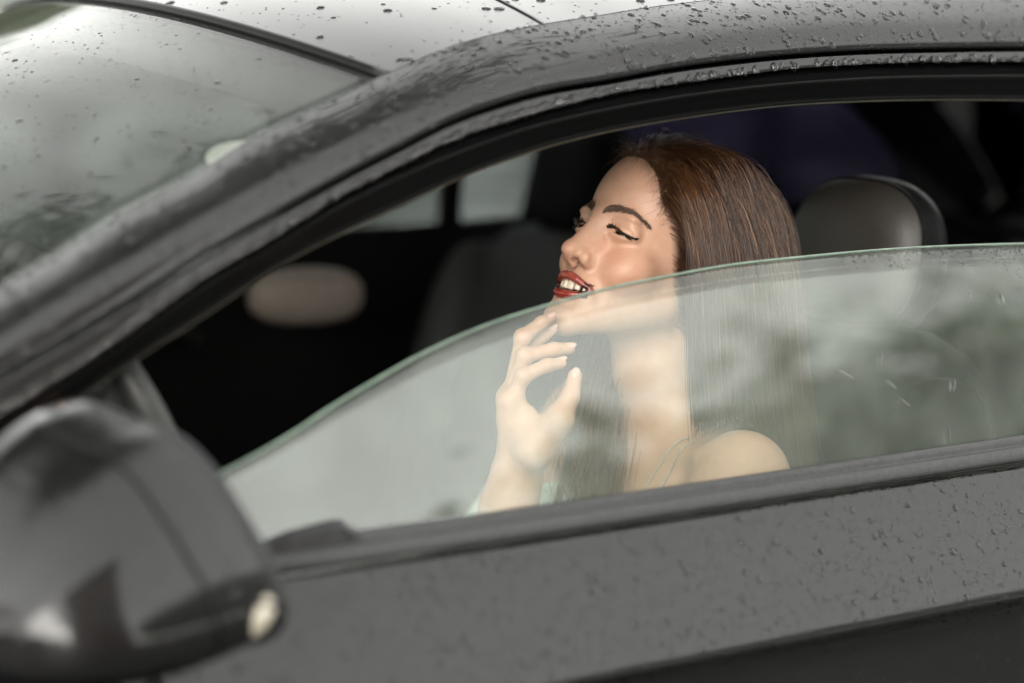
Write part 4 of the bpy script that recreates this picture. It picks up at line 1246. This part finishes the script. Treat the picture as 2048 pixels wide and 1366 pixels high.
# ---- trees: tapered trunk, limbs, crown of many leaf faces
M_BARK = simple('bark', (.075, .055, .04), .9, nscale=14, var=.5, bstr=.6, bdist=.02)
def leaf_mat(name, a, b_, c):
    m = hair_mat(name, [(0, a), (.5, b_), (1, c)], .55)
    return m
M_LEAF = [leaf_mat('dark_leaves', (.06, .085, .04), (.10, .13, .06), (.15, .18, .08)), leaf_mat('autumn_leaves', (.09, .045, .012), (.20, .10, .025), (.30, .17, .04))]
def tree_meshes(h, w, nleaf, seed, mat):
    r = np.random.default_rng(seed)
    segs = []
    trunk = np.array([[0, 0, 0], [.05 * h * .1, 0, h * .25], [r.normal(0, .15), r.normal(0, .15), h * .55], [r.normal(0, .3), r.normal(0, .3), h * .9]])
    tips = []
    limbs = [(catmull(trunk, 12), np.linspace(.03 * h * .6, .02, 12))]
    for k in range(9):
        t = r.uniform(.28, .85); p0_ = catmull(trunk, 40)[int(t * 39)]
        a = r.uniform(0, 6.28); L_ = w * r.uniform(.6, 1.0) * (1.1 - .6 * t)
        p2_ = p0_ + np.array([math.cos(a) * L_, math.sin(a) * L_, h * r.uniform(.05, .22)])
        p1_ = (p0_ + p2_) / 2 + np.array([0, 0, .04 * h])
        limbs.append((catmull(np.array([p0_, p1_, p2_]), 8), np.linspace(.008 * h, .012, 8)))
        tips += [p1_, p2_, p2_ + r.normal(0, .4, 3)]
    tips.append(trunk[-1])
    v, f = [], []
    for path, rad_ in limbs:
        n = len(path); an = np.linspace(0, 6.283, 8, endpoint=False)
        tn_ = np.gradient(path, axis=0); tn_ /= np.linalg.norm(tn_, axis=1)[:, None]
        a_ = np.cross(tn_, np.array([.3, .9, .2])); a_ /= np.linalg.norm(a_, axis=1)[:, None]; b2 = np.cross(tn_, a_)
        vv = path[:, None] + np.array(rad_)[:, None, None] * (np.cos(an)[None, :, None] * a_[:, None] + np.sin(an)[None, :, None] * b2[:, None])
        f.append(grid_faces(n, 8, True) + sum(len(q) for q in v)); v.append(vv.reshape(-1, 3))
    tv, tf_ = np.concatenate(v), np.concatenate(f)
    tips = np.array(tips)
    c = tips[r.integers(0, len(tips), nleaf)] + r.normal(0, 1, (nleaf, 3)) * np.array([w * .27, w * .27, h * .085])
    c[:, 2] = np.maximum(c[:, 2], h * .22)
    s = r.uniform(.14, .30, nleaf)[:, None]
    u_ = r.normal(0, 1, (nleaf, 3)); u_ /= np.linalg.norm(u_, axis=1)[:, None]
    w_ = np.cross(u_, r.normal(0, 1, (nleaf, 3))); w_ /= np.linalg.norm(w_, axis=1)[:, None]
    lv = np.stack([c - u_ * s, c + w_ * s * .5, c + u_ * s, c - w_ * s * .5], 1).reshape(-1, 3)
    lf = np.arange(nleaf * 4).reshape(-1, 4)
    return tv, tf_, lv, lf, np.repeat(r.uniform(0, 1, nleaf), 4)
def make_tree(name, h, w, nleaf, seed, mat):
    tv, tf_, lv, lf, sh = tree_meshes(h, w, nleaf, seed, mat)
    t = empty(name)
    mesh_obj('trunk', tv, tf_, M_BARK, t)
    cr = mesh_obj('crown', lv, lf, mat, t, smooth=False); put(cr, 'shade', sh)
    return t
def copy_tree(o):
    c = o.copy(); COL.objects.link(c)
    for ch in o.children:
        d = ch.copy(); COL.objects.link(d); d.parent = c
    return c
protos = [make_tree('tree', 9.2, 2.6, 9000, 11, M_LEAF[0]), make_tree('tree', 8.6, 2.9, 9000, 23, M_LEAF[0]), make_tree('tree', 7.0, 2.4, 4200, 37, M_LEAF[1])]
used = [False] * 3
ORD = ['first', 'second', 'third', 'fourth', 'fifth', 'sixth', 'seventh', 'eighth']
def put_tree(k, x, y, s, rz, label, group):
    o = protos[k] if not used[k] else copy_tree(protos[k]); used[k] = True
    o.location = (x, y, 0); o.scale = (s, s, s); o.rotation_euler = (0, 0, rz)
    tag(o, label, 'tree', group)
# row behind the photographer, mirrored in the window
row = [(-36.5, 20.5, 1.0), (-39.5, 20.6, 1.0), (-42.0, 20.2, 1.0), (-44.6, 20.4, 1.05), (-47.2, 20.0, 1.07), (-49.8, 20.2, 1.10), (-54.5, 21.5, 1.0), (-59.5, 22.5, 1.02)]
for i, (az, dist, s) in enumerate(row):
    a = math.radians(az)
    put_tree(i % 2, .4 + dist * math.cos(a), .1 + dist * math.sin(a), s, i * 1.3, ORD[i] + ' dark leafy tree from the right in the row mirrored in the side window', 'trees mirrored in the window')
for i, (x, y, s) in enumerate([(-13, -10, .6), (-17, -6.5, .75), (-9, -13.5, .5), (-12, -5.5, .8), (-20, -2, 1.6), (-15, 2.0, 1.2)]):
    put_tree(2, x, y, s, i * 2.1, ['second smallest', 'third smallest', 'smallest', 'third tallest', 'tallest', 'second tallest'][i] + ' brown autumn tree mirrored in the door mirror', 'autumn trees mirrored in the mirror cap')
# beyond the road
for i, (x, y, s) in enumerate([(-2, 26, 1.0), (4, 25, 1.0), (9, 24, 1.1), (14, 26, 1.0), (19.5, 24.5, 1.05), (25, 26, 1.1), (31, 25, 1.0), (37, 27, 1.1)]):
    put_tree(i % 2, x, y, s, i * .9, ORD[i] + ' dark tree from the left in the row beyond the road', 'trees beyond the road')

# unseen leaning tree, added so its crown darkens the front pillar's reflection
lean = empty('added_leaning_tree', (-2.6, 4.7, .1))
lo_ = np.array(lean.location)
pth = catmull(np.array([[-2.6, 4.7, .1], [-2.55, 4.5, 2.4], [-2.1, 3.9, 4.6], [-1.2, 3.0, 5.6], [-.3, 2.3, 5.9]]), 26) - lo_
tube('trunk', pth, np.linspace(.17, .03, 26), M_BARK, lean, 10)
rl_ = np.random.default_rng(5); nl_ = 15000
c_ = np.array([-.75, 1.55, 5.9]) - lo_ + rl_.normal(0, 1, (nl_, 3)) * np.array([1.10, .80, .30])
s_ = rl_.uniform(.06, .14, nl_)[:, None]; u_ = rl_.normal(0, 1, (nl_, 3)); u_ /= np.linalg.norm(u_, axis=1)[:, None]
w_ = np.cross(u_, rl_.normal(0, 1, (nl_, 3))); w_ /= np.linalg.norm(w_, axis=1)[:, None]
lc = mesh_obj('crown', np.stack([c_ - u_ * s_, c_ + w_ * s_ * .5, c_ + u_ * s_, c_ - w_ * s_ * .5], 1).reshape(-1, 3), np.arange(nl_ * 4).reshape(-1, 4), M_LEAF[0], lean, smooth=False)
put(lc, 'shade', np.repeat(rl_.uniform(0, 1, nl_), 4))
tag(lean, 'leaning tree on the grass verge with its bough hanging over the car', 'tree')

# brown brick house added behind the camera to darken the mirror cap's reflection
M_BRICK, nb, bb, _ = mat_new('brown_brick')
tcb = nb.nodes.new('ShaderNodeTexCoord'); bkn = nb.nodes.new('ShaderNodeTexBrick')
mpb = nb.nodes.new('ShaderNodeMapping'); mpb.inputs['Rotation'].default_value = (math.pi / 2, 0, 0)
nb.links.new(tcb.outputs['Object'], mpb.inputs['Vector']); nb.links.new(mpb.outputs[0], bkn.inputs['Vector'])
bkn.inputs['Color1'].default_value = (.16, .075, .04, 1); bkn.inputs['Color2'].default_value = (.11, .05, .03, 1); bkn.inputs['Mortar'].default_value = (.12, .10, .08, 1)
bkn.inputs['Scale'].default_value = 4.0; bkn.inputs['Mortar Size'].default_value = .02
nb.links.new(bkn.outputs['Color'], bb.inputs['Base Color']); bb.inputs['Roughness'].default_value = .9
house = empty('added_brick_house', (0, -9.6, 0))
HX0, HX1, HY, HZ = -2.7, 2.3, 3.1, 8.4                    # front wall at y = HY in house axes
def wall_piece(x0, x1, z0, z1): rounded_box('wall', (x1 - x0, .3, z1 - z0), ((x0 + x1) / 2, HY - .15, (z0 + z1) / 2), M_BRICK, house, .005)
cols_ = [(-1.9, -.7), (.4, 1.6)]; levels = [(.0, 2.2), (3.3, 4.9), (6.0, 7.4)]
M_FRAME = simple('white_frame', (.45, .44, .42), .5); M_PANE = simple('dark_pane', (.015, .017, .02), .05, bstr=0)
zs = [0, 2.2, 3.3, 4.9, 6.0, 7.4, HZ]
for k in range(6):
    if k % 2 == 1: wall_piece(HX0, HX1, zs[k], zs[k + 1]) if k in (1, 3, 5) else None
    else:
        wall_piece(HX0, -1.9, zs[k], zs[k + 1]); wall_piece(-.7, .4, zs[k], zs[k + 1]); wall_piece(1.6, HX1, zs[k], zs[k + 1])
        for (a, b_) in cols_:
            if k == 0 and a > 0:
                dr = rounded_box('door', (b_ - a, .08, 2.2), ((a + b_) / 2, HY - .18, 1.1), simple('brown_door', (.08, .035, .02), .4), house, .01)
                rounded_box('handle', (.03, .06, .16), (-.45, .06, 0), M_CHROME, dr, .01)
                continue
            wz0 = .9 if k == 0 else zs[k]
            if k == 0: wall_piece(a, b_, 0, .9)
            fr = rounded_box('window', (b_ - a, .08, .08), ((a + b_) / 2, HY - .14, wz0 + .04), M_FRAME, house, .01)
            for q_, (sx_, sz_) in enumerate((((b_ - a), .08), (.06, zs[k + 1] - wz0 - .09), (.06, zs[k + 1] - wz0 - .09), (.05, zs[k + 1] - wz0 - .09))):
                loc_ = [(0, 0, zs[k + 1] - wz0 - .085), (-(b_ - a) / 2 + .03, 0, (zs[k + 1] - wz0) / 2 - .04), ((b_ - a) / 2 - .03, 0, (zs[k + 1] - wz0) / 2 - .04), (0, .01, (zs[k + 1] - wz0) / 2 - .04)][q_]
                rounded_box('frame', (sx_, .07 - .01 * q_, sz_), loc_, M_FRAME, fr, .008)
            rounded_box('pane', (b_ - a - .02, .02, zs[k + 1] - wz0 - .02), (0, -.03, (zs[k + 1] - wz0) / 2 - .04), M_PANE, fr, .004)
rounded_box('side_wall', (.3, 5.2, HZ), (HX0 + .15, HY - 2.95, HZ / 2), M_BRICK, house, .005)
rounded_box('side_wall', (.3, 5.2, HZ), (HX1 - .15, HY - 2.95, HZ / 2), M_BRICK, house, .005)
rounded_box('roof', (HX1 - HX0 + .5, 6.2, .25), ((HX0 + HX1) / 2, HY - 2.8, HZ + .13), simple('roof_felt', (.05, .045, .04), .8), house, .02)
tag(house, 'tall brown brick house with framed windows, added out of view to darken the door mirror', 'house')
# ================================================================== rain on the car
M_WATER, nt_w, b_w, _ = mat_new('rain_water')
b_w.inputs['Base Color'].default_value = (1, 1, 1, 1)
b_w.inputs['Transmission Weight'].default_value = 1.0
b_w.inputs['IOR'].default_value = 1.33
nw = noise(nt_w, 300, 2); rw_ = ramp(nt_w, nw.outputs[0], [(0, (.0, .0, .0)), (1, (.03, .03, .03))]); nt_w.links.new(rw_.outputs[0], b_w.inputs['Roughness'])
def dome(nr=4, ns=10):
    v = []
    for i in range(nr):
        a = i / (nr - .0) * math.pi / 2
        for j in range(ns):
            t = 2 * math.pi * j / ns
            v.append((math.cos(a) ** .8 * math.cos(t), math.cos(a) ** .8 * math.sin(t), math.sin(a)))
    v.append((0, 0, 1))
    f = [tuple(q) for q in grid_faces(nr, ns, True)]
    top_ = nr * ns
    tri = [((nr - 1) * ns + j, (nr - 1) * ns + (j + 1) % ns, top_) for j in range(ns)]
    return np.array(v), np.array(f), np.array(tri)
DV, DF, DT = dome()
DTQ = np.concatenate([np.concatenate([DF[:, [0, 1, 2]], DF[:, [0, 2, 3]]]), DT])
SMALL = dome(2, 7)
def drops_mesh(name, pos, nrm, rad, hgt, stretch_dir=None, stretch=1.0, parent=car):
    big_ = rad > .0017
    st = np.broadcast_to(stretch, (len(pos),)).astype(float)
    sdv = None if stretch_dir is None else np.asarray(stretch_dir)
    for m_, shape in ((big_, (DV, DF, DT)), (~big_, SMALL)):
        if m_.any():
            drops_part(name if m_ is big_ else 'fine_' + name, pos[m_], nrm[m_], rad[m_], hgt[m_], None if sdv is None else sdv[m_], st[m_], parent, shape)
def drops_part(name, pos, nrm, rad, hgt, stretch_dir=None, stretch=1.0, parent=car, shape=None):
    DV, DF, DT = shape
    DTQ = np.concatenate([np.concatenate([DF[:, [0, 1, 2]], DF[:, [0, 2, 3]]]), DT])
    n = len(pos)
    nrm = nrm / np.linalg.norm(nrm, axis=1)[:, None]
    sd = np.array([0, 0, -1.0]) if stretch_dir is None else stretch_dir
    a = sd - nrm * (nrm @ sd)[:, None] if np.ndim(sd) == 1 else sd - nrm * (nrm * sd).sum(1)[:, None]
    a = a / (np.linalg.norm(a, axis=1)[:, None] + 1e-9)
    b_ = np.cross(nrm, a)
    st = np.broadcast_to(stretch, (n,))
    blob = 1 + .07 * np.sin(2 * np.arctan2(DV[:, 1], DV[:, 0])[None] + rng.uniform(0, 6.28, (n, 1))) + .05 * np.sin(3 * np.arctan2(DV[:, 1], DV[:, 0])[None] + rng.uniform(0, 6.28, (n, 1)))
    v = (pos[:, None] + (rad * st)[:, None, None] * (DV[:, 0][None] * blob)[..., None] * a[:, None] + rad[:, None, None] * (DV[:, 1][None] * blob)[..., None] * b_[:, None]
         + (rad * hgt)[:, None, None] * DV[:, 2][None, :, None] * nrm[:, None] - nrm[:, None] * .00012)
    f = (DTQ[None] + (np.arange(n) * len(DV))[:, None, None]).reshape(-1, 3)
    # face outward
    o = mesh_obj(name, v.reshape(-1, 3), f, M_WATER, parent)
    o['kind'] = 'stuff'
    return o
def tri_data(o):
    dg = bpy.context.evaluated_depsgraph_get(); ev = o.evaluated_get(dg); me = ev.to_mesh(); me.calc_loop_triangles()
    n = len(me.loop_triangles); idx_ = np.empty(n * 3, np.int32); me.loop_triangles.foreach_get('vertices', idx_)
    co = np.empty(len(me.vertices) * 3, np.float32); me.vertices.foreach_get('co', co)
    no = np.empty(len(me.vertices) * 3, np.float32); me.vertices.foreach_get('normal', no)
    ev.to_mesh_clear()
    mw = np.array(o.matrix_world)
    return co.reshape(-1, 3).astype(float), no.reshape(-1, 3).astype(float), idx_.reshape(-1, 3)
bpy.context.view_layer.update()
def scatter(o, n, keep=None, outward=None):
    co, no, t = tri_data(o)
    A, B_, C_ = co[t[:, 0]], co[t[:, 1]], co[t[:, 2]]
    ar = np.linalg.norm(np.cross(B_ - A, C_ - A), axis=1)
    cen_ = (A + B_ + C_) / 3; pr = proj(cen_)
    fn = np.cross(B_ - A, C_ - A); fn /= (np.linalg.norm(fn, axis=1)[:, None] + 1e-12)
    vis = (pr[:, 0] > -250) & (pr[:, 0] < 2300) & (pr[:, 1] > -250) & (pr[:, 1] < 1600)
    if keep is not None: vis &= keep(cen_, fn, pr)
    ar = ar * vis
    k = rng.choice(len(t), n, p=ar / ar.sum())
    r1, r2 = np.sqrt(rng.uniform(0, 1, n)), rng.uniform(0, 1, n)
    w = np.stack([1 - r1, r1 * (1 - r2), r1 * r2], 1)
    P = A[k] * w[:, :1] + B_[k] * w[:, 1:2] + C_[k] * w[:, 2:]
    Nn = no[t[k, 0]] * w[:, :1] + no[t[k, 1]] * w[:, 1:2] + no[t[k, 2]] * w[:, 2:]
    Nn /= np.linalg.norm(Nn, axis=1)[:, None]
    tc = CAM - P
    flip = (Nn * tc).sum(1) < 0
    Nn[flip] *= -1
    return P, Nn
def sizes(n, big=.06, lo=.0006, hi=.0018, b0=.0025, b1=.0048):
    r = rng.uniform(lo, hi, n); m = rng.uniform(0, 1, n) < big
    r[m] = rng.uniform(b0, b1, m.sum()); return r
def rain(name, o, n, keep=None, **kw):
    P, Nn = scatter(o, n, keep)
    r = sizes(n, **kw)
    return drops_mesh(name, P, Nn, r, .42 + 0 * r, stretch=rng.uniform(1.0, 1.15, n))
rain('roof_raindrops', roof, 3200, big=.10, b0=.003, b1=.006)
rain('rail_raindrops', rail, 6500, keep=lambda c, f, p: p[:, 1] < 2000, big=.10, hi=.0015, b0=.002, b1=.0042)
rain('surround_raindrops', surround, 1300, big=.05, b1=.0032)
rain('door_raindrops', door, 13000, keep=lambda c, f, p: c[:, 2] > .62, big=.07, lo=.0004, hi=.0015, b0=.0016, b1=.0032)
rain('mirror_raindrops', mirror, 900, big=.05)
rain('windscreen_raindrops', wind, 1800, big=.06, b0=.002, b1=.004)
# row of drops hanging from the lower edge of the window surround
nfr = 430
kf = rng.uniform(0, len(US) - 1.01, nfr); i_ = kf.astype(int); ff = (kf - i_)[:, None]
Pf = c_fringe[i_] * (1 - ff) + c_fringe[i_ + 1] * ff + np.array([0, -.003, .0022]) + np.stack([0 * kf, 0 * kf, rng.uniform(-.0015, .002, nfr)], 1)
Nf = np.tile(np.array([[0, -.95, .3]]), (nfr, 1))
drops_mesh('hanging_raindrops', Pf, Nf, rng.uniform(.0020, .0042, nfr), np.full(nfr, .7), stretch=rng.uniform(1, 1.8, nfr))
# fine drops along the top of the lowered pane, and a few runs
gP, gN = scatter(door_glass, 1500, keep=lambda c, f, p: (p[:, 0] > 1650) & (p[:, 1] < np.interp(p[:, 0], [1650, 2048], [520, 545])) & (f[:, 1] < 0))
drops_mesh('pane_raindrops', gP, gN, rng.uniform(.0004, .0011, len(gP)), np.full(len(gP), .5))
runs = [(1690, 748, .0022, 5.5, 17), (1780, 767, .0022, 4.5, 28), (1808, 803, .002, 4.5, 26), (1762, 718, .0020, 3.2, 105), (1908, 768, .0022, 3.6, 102), (1898, 870, .002, 4, 95), (2003, 598, .003, 2.4, 75), (1940, 590, .0014, 2.4, 70)]
rp = np.array([on_side(u, v, .0036) for u, v, *_ in runs]); rn = np.tile(np.array([[0, -.93, .37]]), (len(runs), 1))
rd = np.array([CR * math.cos(math.radians(a)) - CU * math.sin(math.radians(a)) for *_, a in runs])
drops_mesh('pane_runs', rp, rn, np.array([q[2] for q in runs]), np.full(len(runs), .35), stretch_dir=rd, stretch=np.array([q[3] for q in runs]))
